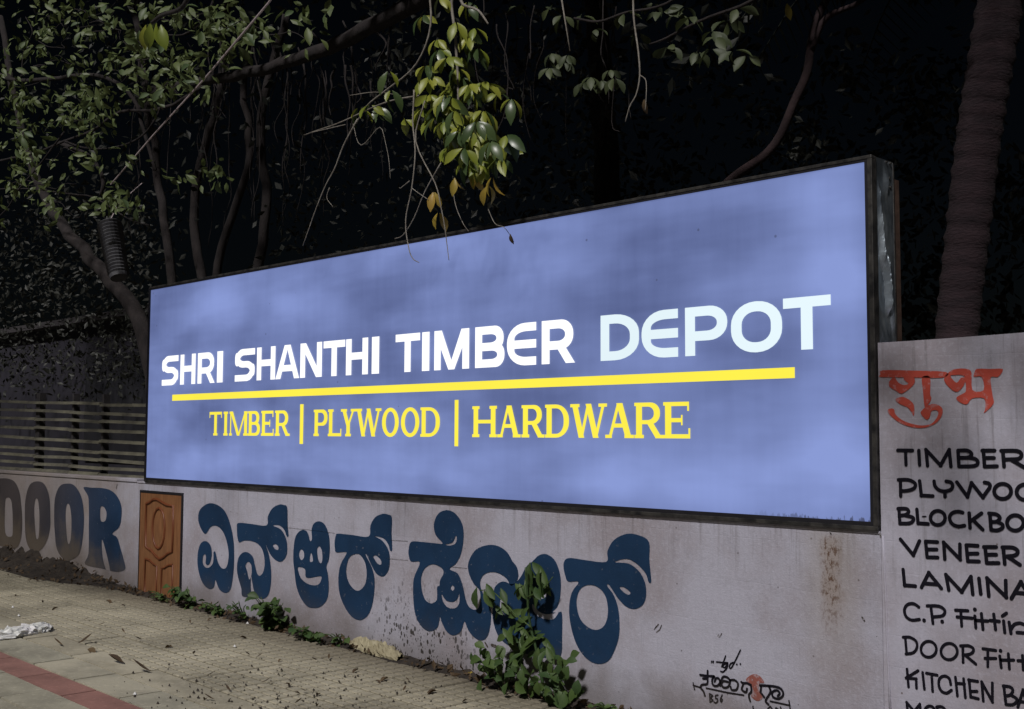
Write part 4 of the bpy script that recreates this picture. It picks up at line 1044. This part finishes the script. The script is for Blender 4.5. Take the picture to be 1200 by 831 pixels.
for (px, py) in spots:
    p = at(px, py, random.uniform(-.3, .6))
    for _ in range(random.choice((1, 1, 2))):
        if cnt >= 298: break
        put_leaf(random.choice(LM['ban']), ban, p + rv(.03), rv(1) + Vector((0.2, -.2, -.35)), CAMDIR + rv(1.0), random.uniform(.9, 1.6)); cnt += 1
for dx, nr in ((-8, .2), (-3, .6), (3, -.2), (8, .4)):              # the pale drooping pair in front
    put_leaf(LM['big'][0], ban, at(180 + dx * 1.1, 25 + abs(dx) * .5, -2.4), Vector((dx * .05, -.05, -1)), CAMDIR + Vector((nr * 1.5, 0, 0)), 1.0)
b = MB()
for (px, py) in spots * 3:
    p = at(px + random.gauss(0, 9), py + random.gauss(0, 7), random.uniform(-.2, 1.1)); a = (rv(1) + Vector((0, 0, -.4))).normalized(); n_ = (CAMDIR + rv(1)); n_ = (n_ - a * n_.dot(a)).normalized(); c = a.cross(n_); l_ = random.uniform(.07, .15); w = l_ * .2
    b.add([p, p + a * l_ * .3 + c * w - n_ * w * .3, p + a * l_ * .65 + c * w * .9 - n_ * w * .3, p + a * l_ - n_ * l_ * .2, p + a * l_ * .65 - c * w * .9 - n_ * w * .3, p + a * l_ * .3 - c * w - n_ * w * .3, p + a * l_ * .5], [(0, 1, 6), (1, 2, 6), (2, 3, 6), (3, 4, 6), (4, 5, 6), (5, 0, 6)])
o = b.build('small_leaves', MAT['banyan'], ban); o['kind'] = 'stuff'
for _ in range(26):
    px, py = random.choice(spots); Y = random.uniform(.1, 1.0)
    limb(ban, [at(px + j * random.uniform(8, 16), py + 5 * math.sin(j + px) - j * random.uniform(-3, 3), Y) for j in range(5)], .006, .003, 'twig', n=5, wob=.03)
# dim foliage behind
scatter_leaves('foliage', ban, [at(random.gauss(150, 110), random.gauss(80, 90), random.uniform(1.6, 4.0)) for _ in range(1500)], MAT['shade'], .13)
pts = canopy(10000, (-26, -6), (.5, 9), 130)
scatter_leaves('shading_crown', ban, pts, MAT['shade'], .42)
# unseen boughs added over the pavement to shade the wall and fence at left
pts = []
for _ in range(1500):
    w_ = Vector((random.uniform(-15, -9.6), .1, random.choice((random.uniform(1.3, 2.6), random.uniform(1.6, 3.0))))) + sdir * random.uniform(5.5, 7.5)
    if noise.noise(w_ * .8) > -.12: pts.append(w_)
for x0_, y0_, x1_, y1_, n_, rd in ((-12.5, -4.2, -8.6, -4.8, 420, .4), (-15, -4.0, -11, -5.0, 420, .5), (-9.5, -4.4, -8.0, -4.0, 90, .3), (-9.0, -3.0, -8.6, -2.0, 46, .12), (-8.1, -3.2, -7.7, -2.2, 40, .10), (-7.1, -3.0, -6.8, -2.3, 36, .10)):
    for _ in range(n_):
        u = random.random(); x, y = lerp(x0_, x1_, u) + random.gauss(0, rd), lerp(y0_, y1_, u) + random.gauss(0, rd)
        pts.append(Vector((x, y, max(3.2, ztop(x, y, 40)) + abs(random.gauss(0, rd)))))
scatter_leaves('shading_overhang', ban, [p for p in pts if above_frame(p)], MAT['leaf2'], .17)

# --- tree whose sprays hang in front of the sign
t0 = at(714, 400, 4.0)
rt = empty('leafy_tree', (t0.x, 4.0, gz(t0.x)), 'tree behind the sign whose leafy spray hangs over the middle of its top edge', 'tree')
limb(rt, [Vector((t0.x, 4.0, gz(t0.x) - .1)), at(712, 500, 4.0), at(716, 330, 4.0), at(712, 230, 4.0), at(708, 130, 4.0), at(700, 20, 3.9), at(690, -90, 3.6)], .17, .11, 'trunk', n=9, wob=.05)
limb(rt, [at(690, -90, 3.6), at(660, -130, 2.2), at(600, -110, .8), at(548, -60, -.25)], .09, .02, 'branch', n=7)
limb(rt, A([(545, -60), (530, -5), (534, 45), (536, 100), (538, 160), (545, 200)], -.3), .012, .005, 'branch', 'twig', wob=.01)
limb(rt, A([(560, -50), (540, 0), (560, 12), (572, 28)], -.35), .012, .006, 'branch', 'twig')
limb(rt, A([(500, -30), (505, 30), (488, 75), (455, 105), (430, 125), (418, 145)], -.2), .008, .004, 'branch', 'twig', wob=.01)
limb(rt, A([(490, 112), (460, 118), (430, 130), (395, 145), (356, 158)], -.25), .006, .0035, 'twig', 'twig', wob=.01)
limb(rt, A([(420, 140), (404, 170), (392, 198), (382, 218), (370, 250), (355, 288)], -.25), .006, .003, 'twig', 'twig', wob=.015)
limb(rt, A([(386, 220), (383, 232), (390, 242)], -.25), .003, .002, 'twig', 'twig')
limb(rt, A([(362, 156), (388, 150), (405, 146)], -.25), .003, .003, 'twig', 'twig')
limb(rt, A([(410, 112), (440, 108), (470, 112)], -.2), .003, .002, 'twig', 'twig')
limb(rt, A([(485, 105), (484, 140), (487, 175), (482, 220), (475, 258), (479, 290), (484, 303), (491, 308)], -.35), .006, .0025, 'twig', 'twig', wob=.01)
limb(rt, A([(498, 118), (488, 165), (510, 215), (516, 240), (520, 262), (523, 285), (526, 305)], -.35), .005, .0022, 'twig', 'twig', wob=.01)
limb(rt, A([(518, 190), (498, 225), (485, 255), (472, 275), (462, 280)], -.33), .004, .0025, 'twig', 'twig', wob=.01)
limb(rt, A([(482, 220), (490, 226), (502, 234)], -.35), .003, .002, 'twig', 'twig')
limb(rt, A([(480, 212), (470, 220), (468, 220)], -.35), .003, .002, 'twig', 'twig')
limb(rt, A([(415, 145), (425, 170), (445, 150), (452, 175), (458, 210)], -.2), .003, .002, 'twig', 'twig', wob=.02)
limb(rt, A([(530, 215), (534, 240), (543, 262), (550, 272)], -.3), .003, .002, 'twig', 'twig', wob=.01)
limb(rt, A([(572, 245), (580, 262), (590, 266), (598, 276), (602, 283)], -.3), .0025, .0015, 'twig', 'twig', wob=.005)
put_leaf(LM['dry'][0], rt, at(598, 274, -.32), Vector((.2, 0, -1)), CAMDIR, .7)
def cloud(meshes, L, Y, root=rt, n=4, s=1.0, jit=6, down=.8):
    for (px, py) in L:
        whorl(root, meshes, at(px + random.uniform(-jit, jit), py + random.uniform(-jit, jit), Y + random.uniform(-.22, .18)), n, s, down)
cloud(LM['big'], [(520, -5), (545, 5), (535, 22), (545, 40), (500, 20), (560, 30), (512, 45), (538, 62), (520, 72), (500, 75), (555, 58)], -.3, n=5, s=.95)
cloud(LM['big'], [(505, 88), (522, 98), (540, 85), (498, 105), (530, 112), (552, 105), (568, 100), (515, 118), (545, 125), (565, 128), (535, 140), (575, 145), (560, 155), (530, 155), (545, 168), (565, 175), (522, 165), (580, 165), (590, 160), (548, 185), (570, 188), (505, 140), (495, 125)], -.3, n=7, s=1.08)
cloud(LM['big'], [(430, 118), (420, 128), (445, 122), (460, 80), (455, 100), (590, 105), (470, 145), (600, 168), (595, 115)], -.25, n=3, s=1.05)
cloud(LM['big'], [(510, 60), (530, 84), (548, 92), (516, 108), (538, 126), (556, 140), (526, 142), (550, 176), (572, 170), (584, 182), (560, 192), (540, 150)], -.42, n=5, s=1.0)
cloud(LM['yel'], [(560, 198), (575, 208), (568, 215), (536, 205), (512, 228), (516, 246)], -.33, n=2, s=.85, down=1.6)
cloud(LM['dim'], [(650, 60), (658, 75), (645, 82), (664, 62), (690, 85), (702, 92), (712, 84), (722, 92), (685, 95)], .3, n=4, s=.8, jit=4)
cloud(LM['dim'], [(770, 15), (790, 20), (815, 22), (830, 38), (845, 48), (860, 55), (875, 60), (850, 20), (800, 8), (760, 5), (780, 50), (818, 62), (835, 60), (870, 12), (700, 30), (730, 20), (745, 35), (680, 20), (660, 12), (640, 8), (612, 10)], .42, n=3, s=.95, jit=6, down=.5)
limb(rt, A([(655, -20), (668, 60), (645, 10)], .1)[:2], .006, .004, 'twig', 'twig')
limb(rt, A([(742, -20), (743, 20), (748, 60), (750, 88), (746, 110), (738, 125), (733, 143)], -.2), .006, .003, 'twig', 'twig', wob=.008)
limb(rt, A([(750, 88), (757, 95), (757, 118), (756, 130)], -.2), .003, .002, 'twig', 'twig')
put_leaf(LM['dry'][0], rt, at(755, 116, -.2), Vector((.05, 0, -1)), CAMDIR, .9)
limb(rt, A([(900, -10), (860, 10), (820, 25), (780, 45), (760, 52)], .3), .012, .006, 'twig', 'bark', wob=.02)
limb(rt, A([(672, 22), (700, 25), (735, 15), (780, 5), (810, -15)], .3), .008, .008, 'twig', 'bark', wob=.02)
for _ in range(16):
    px = random.uniform(560, 760); Y = random.uniform(.4, 2.2); y0 = random.uniform(-20, 30)
    limb(rt, [at(px + random.uniform(-7, 7), y0 + j * random.uniform(18, 34), Y) for j in range(6)], .006, .003, 'aerial_root', n=5, wob=.04)
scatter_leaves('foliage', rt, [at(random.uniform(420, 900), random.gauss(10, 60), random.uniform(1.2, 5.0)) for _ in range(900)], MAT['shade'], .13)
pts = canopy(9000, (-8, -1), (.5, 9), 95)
scatter_leaves('shading_crown', rt, pts, MAT['shade'], .42)
for (xa, za, xb, zb, n_) in ((-2.9, 2.2, -2.15, 1.42, 30), (-2.4, 2.25, -1.7, 1.55, 26), (-2.6, 1.5, -1.8, .85, 30), (-2.0, 2.1, -1.4, 1.55, 24)):    # streaks of shade run down to the right on the pale wall
    Wp = Vector((xa, 0, za)); Wq = Vector((xb, 0, zb)); dist = 2.9
    A_, B_ = Wp + sdir * dist, Wq + sdir * dist
    limb(rt, [A_ + Vector((0, .3, .9)), A_, A_.lerp(B_, .5) + Vector((0, 0, .04)), B_], .014, .004, 'twig', 'twig')
    scatter_leaves('shading_overhang', rt, [p for p in [A_.lerp(B_, random.random()) + Vector((random.gauss(0, .03), random.gauss(0, .03), random.gauss(0, .03))) for _ in range(int(n_ * 2.0))] if above_frame(p)], MAT['leaf2'], .13)

# --- thick ringed trunk at the right
q0 = at(1118, 420, 2.2)
pt = empty('palm_tree', (q0.x, 2.2, gz(q0.x)), 'thick ringed palm trunk leaning right behind the lettered wall', 'tree')
path = cat_rom([Vector((q0.x - .1, 2.2, gz(q0.x) - .1)), at(1116, 520, 2.2), at(1121, 395, 2.2), at(1133, 280, 2.2), at(1147, 160, 2.2), at(1163, 60, 2.2), at(1182, -60, 2.25), at(1200, -170, 2.3)], 14)
b = MB(); b.tube(path, [.125 + .012 * (1 if (i % 3 == 0) else 0) + .02 * i / len(path) + .004 * noise.noise(Vector((i * .7, 0, 0))) for i in range(len(path))], 14); b.build('trunk', MAT['palmbark'], pt, smooth=True)
top = path[-1]
for k in range(13):
    a = 2 * math.pi * k / 13 + random.uniform(-.15, .15); L_ = random.uniform(2.0, 2.6); d = Vector((math.cos(a), math.sin(a), 0))
    sp = [top + d * L_ * u + Vector((0, 0, .9 * u - 1.7 * u * u)) for u in (0, .2, .4, .6, .8, 1)]
    b = MB(); b.tube(sp, taper(6, .02, .005), 5)
    sd = Vector((-d.y, d.x, 0))
    for u in range(34):
        t_ = .15 + .85 * u / 34; i = min(4, int(t_ * 5)); p = sp[i].lerp(sp[i + 1], t_ * 5 - i)
        for sg in (-1, 1):
            l_ = .45 * math.sin(math.pi * (.12 + t_ * .8)); e_ = p + sd * sg * l_ + d * l_ * .5 + Vector((0, 0, -l_ * .45))
            b.add([p + d * .012, p - d * .012, e_, e_ + d * .008], [(0, 1, 2, 3)])
    b.build('frond', MAT['shade'], pt)

# --- slender reddish curved trunk
c0 = at(868, 206, 3.0)
st = empty('slender_tree', (c0.x - .5, 3.0, gz(c0.x)), 'slender reddish curved trunk rising into the dark above the sign', 'tree')
limb(st, [Vector((c0.x - .5, 3.0, gz(c0.x) - .1)), at(800, 400, 3.0), at(838, 245, 3.0), at(866, 206, 3.0), at(900, 176, 3.0), at(926, 135, 3.0), at(944, 85, 3.0), at(954, 40, 3.0), at(975, -15, 3.0), at(1030, -90, 3.0)], .045, .03, 'trunk', 'redbark', n=9, wob=.03)
limb(st, A([(950, 60), (970, 20), (1010, 0), (1050, -30)], 3.0), .03, .015, 'branch', 'redbark', wob=.02)
pts = canopy(9000, (-4.5, 6), (.0, 9), 95)
scatter_leaves('shading_crown', st, pts, MAT['shade'], .42)
put_leaf(LM['yel'][0], st, at(922, 4, 1.0), Vector((.2, 0, -1)), CAMDIR, .8)

# --- dark undergrowth in the yard
def mass(name, label, n, px0, px1, py0, py1, y0, y1, size):
    P = []
    C_ = [(random.uniform(px0, px1), random.uniform(py0, py1), random.uniform(y0, y1)) for _ in range(max(6, n // 60))]
    for _ in range(n):
        c = random.choice(C_); P.append(at(c[0] + random.gauss(0, 24), c[1] + random.gauss(0, 24), c[2] + random.gauss(0, .25)))
    P = [p for p in P if p.z > gz(p.x)]
    o = scatter_leaves(name, None, P, MAT['shade'], size)
    return o
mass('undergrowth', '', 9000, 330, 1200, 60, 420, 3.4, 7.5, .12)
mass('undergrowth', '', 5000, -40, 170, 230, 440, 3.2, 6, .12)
for o in [o for o in COL.objects if o.name.startswith('undergrowth')]: o['kind'] = 'stuff'

# --- building in the dark behind the fence
bl = at(60, 440, 6.5)
bd = empty('building', (bl.x - 2, 8.5, gz(bl.x)), 'low pale building standing in the dark behind the slatted fence', 'building')
zt = at(60, 386, 6.5).z
b = MB(); b.box(bl.x - 14, at(200, 430, 6.5).x + 3, 6.5, 11, gz(bl.x) - .3, zt); b.build('wall', MAT['bwall'], bd)
b = MB(); b.box(bl.x - 14.2, at(200, 430, 6.5).x + 3.2, 6.2, 11.2, zt + .002, zt + .14); b.build('roof', MAT['post'], bd)
wA, wB = at(104, 418, 6.5), at(170, 475, 6.5)
b = MB(); b.box(wA.x, wB.x + .8, 6.44, 6.49, wB.z - 1.2, wA.z); w_ = b.build('door', MAT['glassdark'], bd)

# ------------------------------------------------------------------ slatted fence on the low wall
fx1 = SX0 - .03; fY = .10
fn = empty('slatted_fence', (fx1 - 1.5, fY, WT + .03), 'fence of thin horizontal slats on top of the low wall left of the sign', 'fence')
posts = [fx1 - .04, at(117, 500, fY).x, at(82, 500, fY).x, at(41, 500, fY).x, at(-10, 500, fY).x, at(-10, 500, fY).x - 1.6, at(-10, 500, fY).x - 3.2]
zr = [476.2, 487.2, 497, 507.8, 521, 533.5, 543, 552, 560]
zb = [at(165, y, fY).z for y in zr]
ptop = at(165, 466, fY).z + .02
fs_ = .030
for i, px in enumerate(posts):
    w = .05 if i == 3 else .02
    b = MB(); b.box(px - w, px + w, fY + .025, fY + .09, WT + .03, ptop + (-px + fx1) * fs_); b.build('post', MAT['post'], fn)
for i in range(len(posts) - 1):
    xa, xb = posts[i + 1], posts[i]
    for j, z in enumerate(zb):
        za, zz = z + (fx1 - xa) * fs_ * (1 - j / 9.5) + random.uniform(-.008, .008), z + (fx1 - xb) * fs_ * (1 - j / 9.5) + random.uniform(-.008, .008)
        hh = .012; b = MB()
        zm = min(za, zz)
        vs = []
        for x, zc in ((xa + .002, za), (xb - .002, zz)):
            vs += [(x, fY - .012, zc - hh), (x, fY + .024, zc - hh + .004), (x, fY + .024, zc + hh + .006), (x, fY - .006, zc + hh)]
        b.add(vs, [(0, 4, 7, 3), (3, 7, 6, 2), (2, 6, 5, 1), (1, 5, 4, 0), (0, 3, 2, 1), (4, 5, 6, 7)])
        b.build('slat', MAT['slat'], fn)

# ------------------------------------------------------------------ wire and hanging pipe
wp = [at(330, -20, -.6), at(315, 3, -.5), at(240, 92, 0), at(180, 158, .5), at(130, 216, .95)]
b = MB(); b.tube(wp, .009, 6); b2 = MB(); b2.tube([p + Vector((.018, 0, .006)) * (1 - .9 * i / 4) for i, p in enumerate(wp)], .006, 6)
w_ = empty('guy_wire', wp[-1], 'thin double stay wire slanting down through the foliage at upper left', 'wire')
b.build('strand', MAT['wire'], w_); b2.build('strand', MAT['wire'], w_)
pa, pb = at(128, 262, 1.1), at(139, 322, 1.1)
hp = empty('ribbed_pipe', pa, 'short ribbed grey pipe hanging in the left foliage below the wire', 'pipe')
P_ = []; R_ = []
for i in range(33):
    P_.append(pa.lerp(pb, i / 32)); R_.append(lerp(.135, .112, i / 32) + (.012 if i % 2 else -.012))
b = MB(); b.tube(P_, R_, 18); b.build('ribbed_body', MAT['pipe'], hp)
b = MB(); b.tube([pb, pb.lerp(pb + (pb - pa), .06)], [.112, .10], 18); b.build('end_cap', MAT['pipe'], hp)
b = MB(); b.tube([pa + Vector((0, 0, .02)), pa + Vector((.02, .1, .25)), pa + Vector((0, .4, .55))], .006, 5); b.build('hanger', MAT['wire'], hp)

# ------------------------------------------------------------------ soil, weeds and litter at the wall foot
def soil_heap(name, x0, x1, hfun, wfun, label=None):
    b = MB(); nx = int((x1 - x0) / .05); ny = 8; vs = []; fs = []
    for i in range(nx + 1):
        x = lerp(x0, x1, i / nx); H, W = hfun(x), wfun(x)
        for j in range(ny + 1):
            v = j / ny; y = .002 - W * v
            h = H * (1 - v) ** 1.3 * (1 + .8 * noise.noise(Vector((x * 7, y * 7, 2)))) + .02 * noise.noise(Vector((x * 23, y * 23, 5))) * (1 - v) + (.004 if v < 1 else -.012)
            vs.append((x, y, gz(x) + h))
    for i in range(nx):
        for j in range(ny):
            a = i * (ny + 1) + j; fs.append((a, a + 1, a + ny + 2, a + ny + 1))
    b.add(vs, fs); o = b.build(name, MAT['soil'], None, smooth=True); o['kind'] = 'stuff'; return o
def sm(x, a, b): t = max(0, min(1, (x - a) / (b - a))); return t * t * (3 - 2 * t)
soil_heap('soil_heap', -17, -3.2, lambda x: .025 + .09 * (1 - sm(x, -11.6, -10.3)) * (1 + .5 * noise.noise(Vector((x * 1.5, 0, 0)))) , lambda x: .10 + .32 * (1 - sm(x, -11.4, -10.1)) + .04 * noise.noise(Vector((x * 3, 0, 0))))
P_ = []
for _ in range(900):
    x = random.uniform(-15, -3.6); k = 1 - sm(x, -11.4, -10.1); y = -random.random() ** 1.5 * (.14 + .35 * k)
    P_.append(Vector((x, y, gz(x) + .01 + (.12 * k + .03) * (1 + y * 2.2) * random.random())))
scatter_leaves('leaf_litter', None, P_, MAT['dry'], .055, 0)
P_ = []
def plant(label, px, py, n, ht, spread, meshes, ls, cat='weed', stems=3, group=None, name='weed', lean=(0, 0), yb=-.05):
    p = at(px, py, yb); p.z = gz(p.x) + .01
    r = empty(name, p, label, cat, group)
    for k in range(stems):
        a = random.uniform(0, math.pi); dx = math.cos(a) * spread * random.uniform(.2, .9)
        tipp = p + Vector((dx + lean[0] * ht, -random.uniform(.02, .16) + lean[1], ht * random.uniform(.7, 1)))
        mid = p.lerp(tipp, .5) + Vector((0, -.02, .03))
        limb(r, [p, mid, tipp], .006, .003, 'stem', 'weed', n=5, k=3)
        m = max(1, n // stems)
        for j in range(m):
            t_ = (j + .6) / m; q = p.lerp(tipp, t_) + rv(.02)
            ang = random.uniform(0, 6.28); tip = Vector((math.cos(ang), -abs(math.sin(ang)) * .8, random.uniform(-.4, .35)))
            put_leaf(random.choice(meshes), r, q, tip, Vector((0, -.5, .9)) + rv(.5), ls * random.uniform(.7, 1.2))
    return r
W_ = LM['weed']
plant('small bright weed growing right of the painted door foot', 228, 712, 40, .17, .26, W_, .85, stems=9)
plant('low creeping weed below the first navy Kannada letter', 262, 720, 34, .09, .34, W_, .7, stems=5)
plant('upright thin weed between the second and third Kannada letters', 288, 722, 22, .16, .16, W_, .6, stems=6)
plant('bushy dark weed in front of the third Kannada letter', 326, 742, 84, .24, .28, W_, 1.05, stems=15)
plant('flat pale weed beside the crumpled yellow sheet', 372, 752, 30, .08, .30, W_, .8, stems=5)
plant('straggly low weed behind the yellow sheet, left end', 400, 760, 10, .09, .14, W_, .7, stems=4)
plant('short dark seedling below the painted door', 195, 705, 18, .06, .26, W_, .6, stems=4)
plant('tiny grassy tuft at the wall foot near the bottom edge', 715, 838, 12, .06, .12, W_, .4, stems=5)
# tall vine-like plant
def tall_plant():
    base = at(642, 829, -.06); base.z = gz(base.x)
    r = empty('tall_weed', base, 'tall leafy plant climbing in front of the navy Kannada lettering', 'plant')
    stem = A([(640, 822), (634, 790), (628, 760), (620, 725), (618, 695), (616, 665)], (-.08, -.15))
    limb(r, [base] + stem, .012, .006, 'stem', 'weed', n=6)
    limb(r, A([(622, 735), (604, 720), (590, 705), (575, 692), (562, 692)], -.14), .005, .003, 'stem', 'weed', n=5)
    limb(r, A([(618, 700), (636, 690), (648, 676)], -.14), .005, .003, 'stem', 'weed', n=5)
    S_ = []
    for cx, cy, sx, sy, n_ in ((620, 668, 9, 6, 8), (612, 688, 13, 9, 10), (632, 688, 12, 12, 9), (572, 694, 12, 7, 8), (590, 710, 7, 6, 4), (602, 742, 15, 10, 12), (622, 752, 14, 12, 12), (638, 768, 14, 11, 8), (617, 716, 6, 8, 4), (606, 770, 12, 7, 6)):
        for _ in range(n_): S_.append((random.gauss(cx, sx * .55), random.gauss(cy, sy * .55)))
    for (px, py) in S_:
        p = at(px, py, random.uniform(-.15, -.05)); ang = random.uniform(0, 6.28)
        tip = Vector((math.cos(ang), -.25, math.sin(ang) * .6 - .75))
        put_leaf(random.choice(LM['vine']), r, p - tip.normalized() * .03, tip, Vector((0, -.8, .6)) + rv(.5), random.uniform(.75, 1.2))
tall_plant()
def bush(label, L, bpx, Y=-.14, s=1.0):
    p = at(*bpx, Y); p.z = gz(p.x)
    r = empty('weed', p, label, 'weed')
    for cx, cy, sx, sy, n_ in L:
        c = at(cx, cy, Y); limb(r, [p, p.lerp(c, .5) + Vector((0, -.02, .02)), c], .005, .003, 'stem', 'weed', n=5, k=3)
        for _ in range(n_):
            q = at(random.gauss(cx, sx * .55), random.gauss(cy, sy * .55), Y + random.uniform(-.09, .08)); ang = random.uniform(0, 6.28)
            if q.z < gz(q.x): q.z = gz(q.x) + .02
            tip = Vector((math.cos(ang), -.4 * random.random(), math.sin(ang) * .7 - .1))
            put_leaf(random.choice(W_), r, q, tip, Vector((0, -.7, .7)) + rv(.55), s * random.uniform(.7, 1.2))
bush('round leaved dark weed at the left foot of the tall plant', [(568, 772, 12, 10, 14), (590, 778, 14, 10, 14), (605, 792, 14, 9, 12), (578, 790, 12, 8, 8)], (592, 806))
bush('broad leaved weed right of the tall plant stem near the bottom', [(662, 778, 10, 8, 6), (648, 795, 10, 9, 8), (655, 812, 16, 8, 14), (632, 803, 12, 8, 8), (672, 822, 10, 6, 6)], (655, 826))

# crumpled litter
def crumple(name, label, pts_px, w, h, mat, cat, seed, lean=0.0, n=26, m=9, wallside=False, yb=None):
    """a long crumpled sheet laid along a line on the ground"""
    P = [onground(*p) for p in pts_px]
    if yb is not None: P = [Vector((at(*p, yb).x, yb, 0)) for p in pts_px]
    for p in P: p.z = gz(p.x)
    base = sum(P, Vector()) / len(P)
    b = MB(); vs = []; fs = []
    for i in range(n + 1):
        t_ = i / n * (len(P) - 1); k = min(len(P) - 2, int(t_)); c = P[k].lerp(P[k + 1], t_ - k)
        d = (P[k + 1] - P[k]).normalized(); sd = Vector((-d.y, d.x, 0)); e = math.sin(math.pi * min(.97, max(.03, i / n))) ** .35
        for j in range(m + 1):
            a = math.pi * j / m
            q = noise.noise(Vector((i * .45, j * .8, seed))) * .6 + abs(noise.noise(Vector((i * 1.1, j * 1.3, seed + 4)))) * .5
            r = e * (1 + q * .6)
            vs.append(c + sd * math.cos(a) * w * r + Vector((0, 0, max(.003, math.sin(a) * h * r + .01 * q + .004))))
    for i in range(n):
        for j in range(m):
            a = i * (m + 1) + j; fs.append((a, a + 1, a + m + 2, a + m + 1))
    b.add(vs, fs); o = b.build(name, mat)
    for q in o.data.vertices: q.co -= base
    o.location = base
    return tag(o, label, cat)
crumple('plastic_bag', 'crumpled white plastic bag lying on the paving at the left edge', [(-25, 750), (5, 748), (30, 743), (50, 739), (61, 739)], .085, .055, MAT['bag'], 'plastic bag', 1.0, n=44, m=16)
crumple('crumpled_sheet', 'crumpled yellowish sheet lying against the foot of the low wall', [(412, 757), (430, 762), (450, 768), (470, 775)], .07, .075, MAT['paper'], 'waste paper', 5.0, n=30, m=12)
crumple('yellow_petal_litter', 'small bright yellow scrap beside the round leaved weed', [(545, 792), (558, 794)], .025, .03, MAT['yleaf'], 'scrap', 8.0, n=8, m=5)

# fallen leaves
def fallen(px, py, me, s, label, group=None, rot=None, name='fallen_leaf'):
    p = onground(px, py); o = bpy.data.objects.new(name, me); COL.objects.link(o)
    o.location = (p.x, p.y, gz(p.x) + .012); a = rot if rot is not None else random.uniform(0, 6.28)
    o.rotation_euler = (random.uniform(-.05, .1), random.uniform(-.1, .1), a); o.scale = (s, s, s)
    return tag(o, label, 'leaf', group)
curl = leaf_mesh('fallen_leaf', .11, .05, .5, .6, MAT['dry']); curl2 = leaf_mesh('fallen_leaf', .10, .03, -.5, .3, MAT['dry']); olive = leaf_mesh('fallen_leaf', .12, .045, -.3, .5, MAT['dry'])
fallen(91, 756, curl2, 1.1, 'upright dark curled leaf nearest the white plastic bag, of two')
fallen(102, 763, curl, 1.0, 'dark curled leaf just below the one by the white bag')
fallen(145, 779, olive, 1.1, 'olive brown curled leaf lying left of the joint on the plain slabs', rot=1.9)
fallen(178, 789, curl2, 1.3, 'long dark pod-like leaf on the plain slab right of the olive leaf', rot=2.2)
fallen(74, 758, curl2, .8, 'thin dark twig-like leaf beside the white plastic bag', rot=2.0)
for px, py in [(19, 699), (51, 706), (68, 714), (98, 728), (115, 734), (124, 706), (142, 711), (175, 707), (190, 724), (146, 743), (167, 751), (223, 732), (246, 739), (248, 727), (202, 760), (226, 768), (281, 749), (307, 757), (293, 769), (268, 782), (240, 794), (242, 822), (252, 822), (270, 812), (306, 802), (340, 806), (346, 814), (335, 804), (372, 775), (385, 774), (402, 791), (420, 787), (455, 797), (375, 816), (360, 812), (372, 828), (512, 812), (548, 823), (472, 812), (480, 800), (345, 826), (300, 772), (327, 742), (330, 775), (440, 800)]:
    fallen(px, py, random.choice((curl, curl2)), random.uniform(.3, .7), 'small dry brown leaf lying flat on the chequered paving', 'dry leaves scattered on the paving')
# grit and crumbs
b = MB()
for _ in range(520):
    px = random.gauss(random.choice((225, 290, 330, 380, 470)), 45); py = random.triangular(765, 845, 825)
    p = onground(px, py)
    if p.y > -.03: continue
    s = .002 + .009 * random.random() ** 4; c = Vector((p.x, p.y, gz(p.x) + s * .6))
    vs = [c + Vector((math.cos(a) * s, math.sin(a) * s * .8, -s * .5)) for a in (0, 1.3, 2.6, 4, 5.2)] + [c + Vector((0, 0, s))]
    b.add(vs, [(i, (i + 1) % 5, 5) for i in range(5)])
o = b.build('grit', MAT['soil']); o['kind'] = 'stuff'
b = MB()
for px, py in ((22, 722), (15, 712), (9, 735), (158, 814), (275, 758), (290, 731)):
    p = onground(px, py); s = .014; c = Vector((p.x, p.y, gz(p.x) + s * .6))
    vs = [c + Vector((math.cos(a) * s, math.sin(a) * s * .8, -s * .5)) for a in (0, 1.3, 2.6, 4, 5.2)] + [c + Vector((0, 0, s * .6))]
    b.add(vs, [(i, (i + 1) % 5, 5) for i in range(5)])
o = b.build('paper_crumbs', MAT['bag']); o['kind'] = 'stuff'
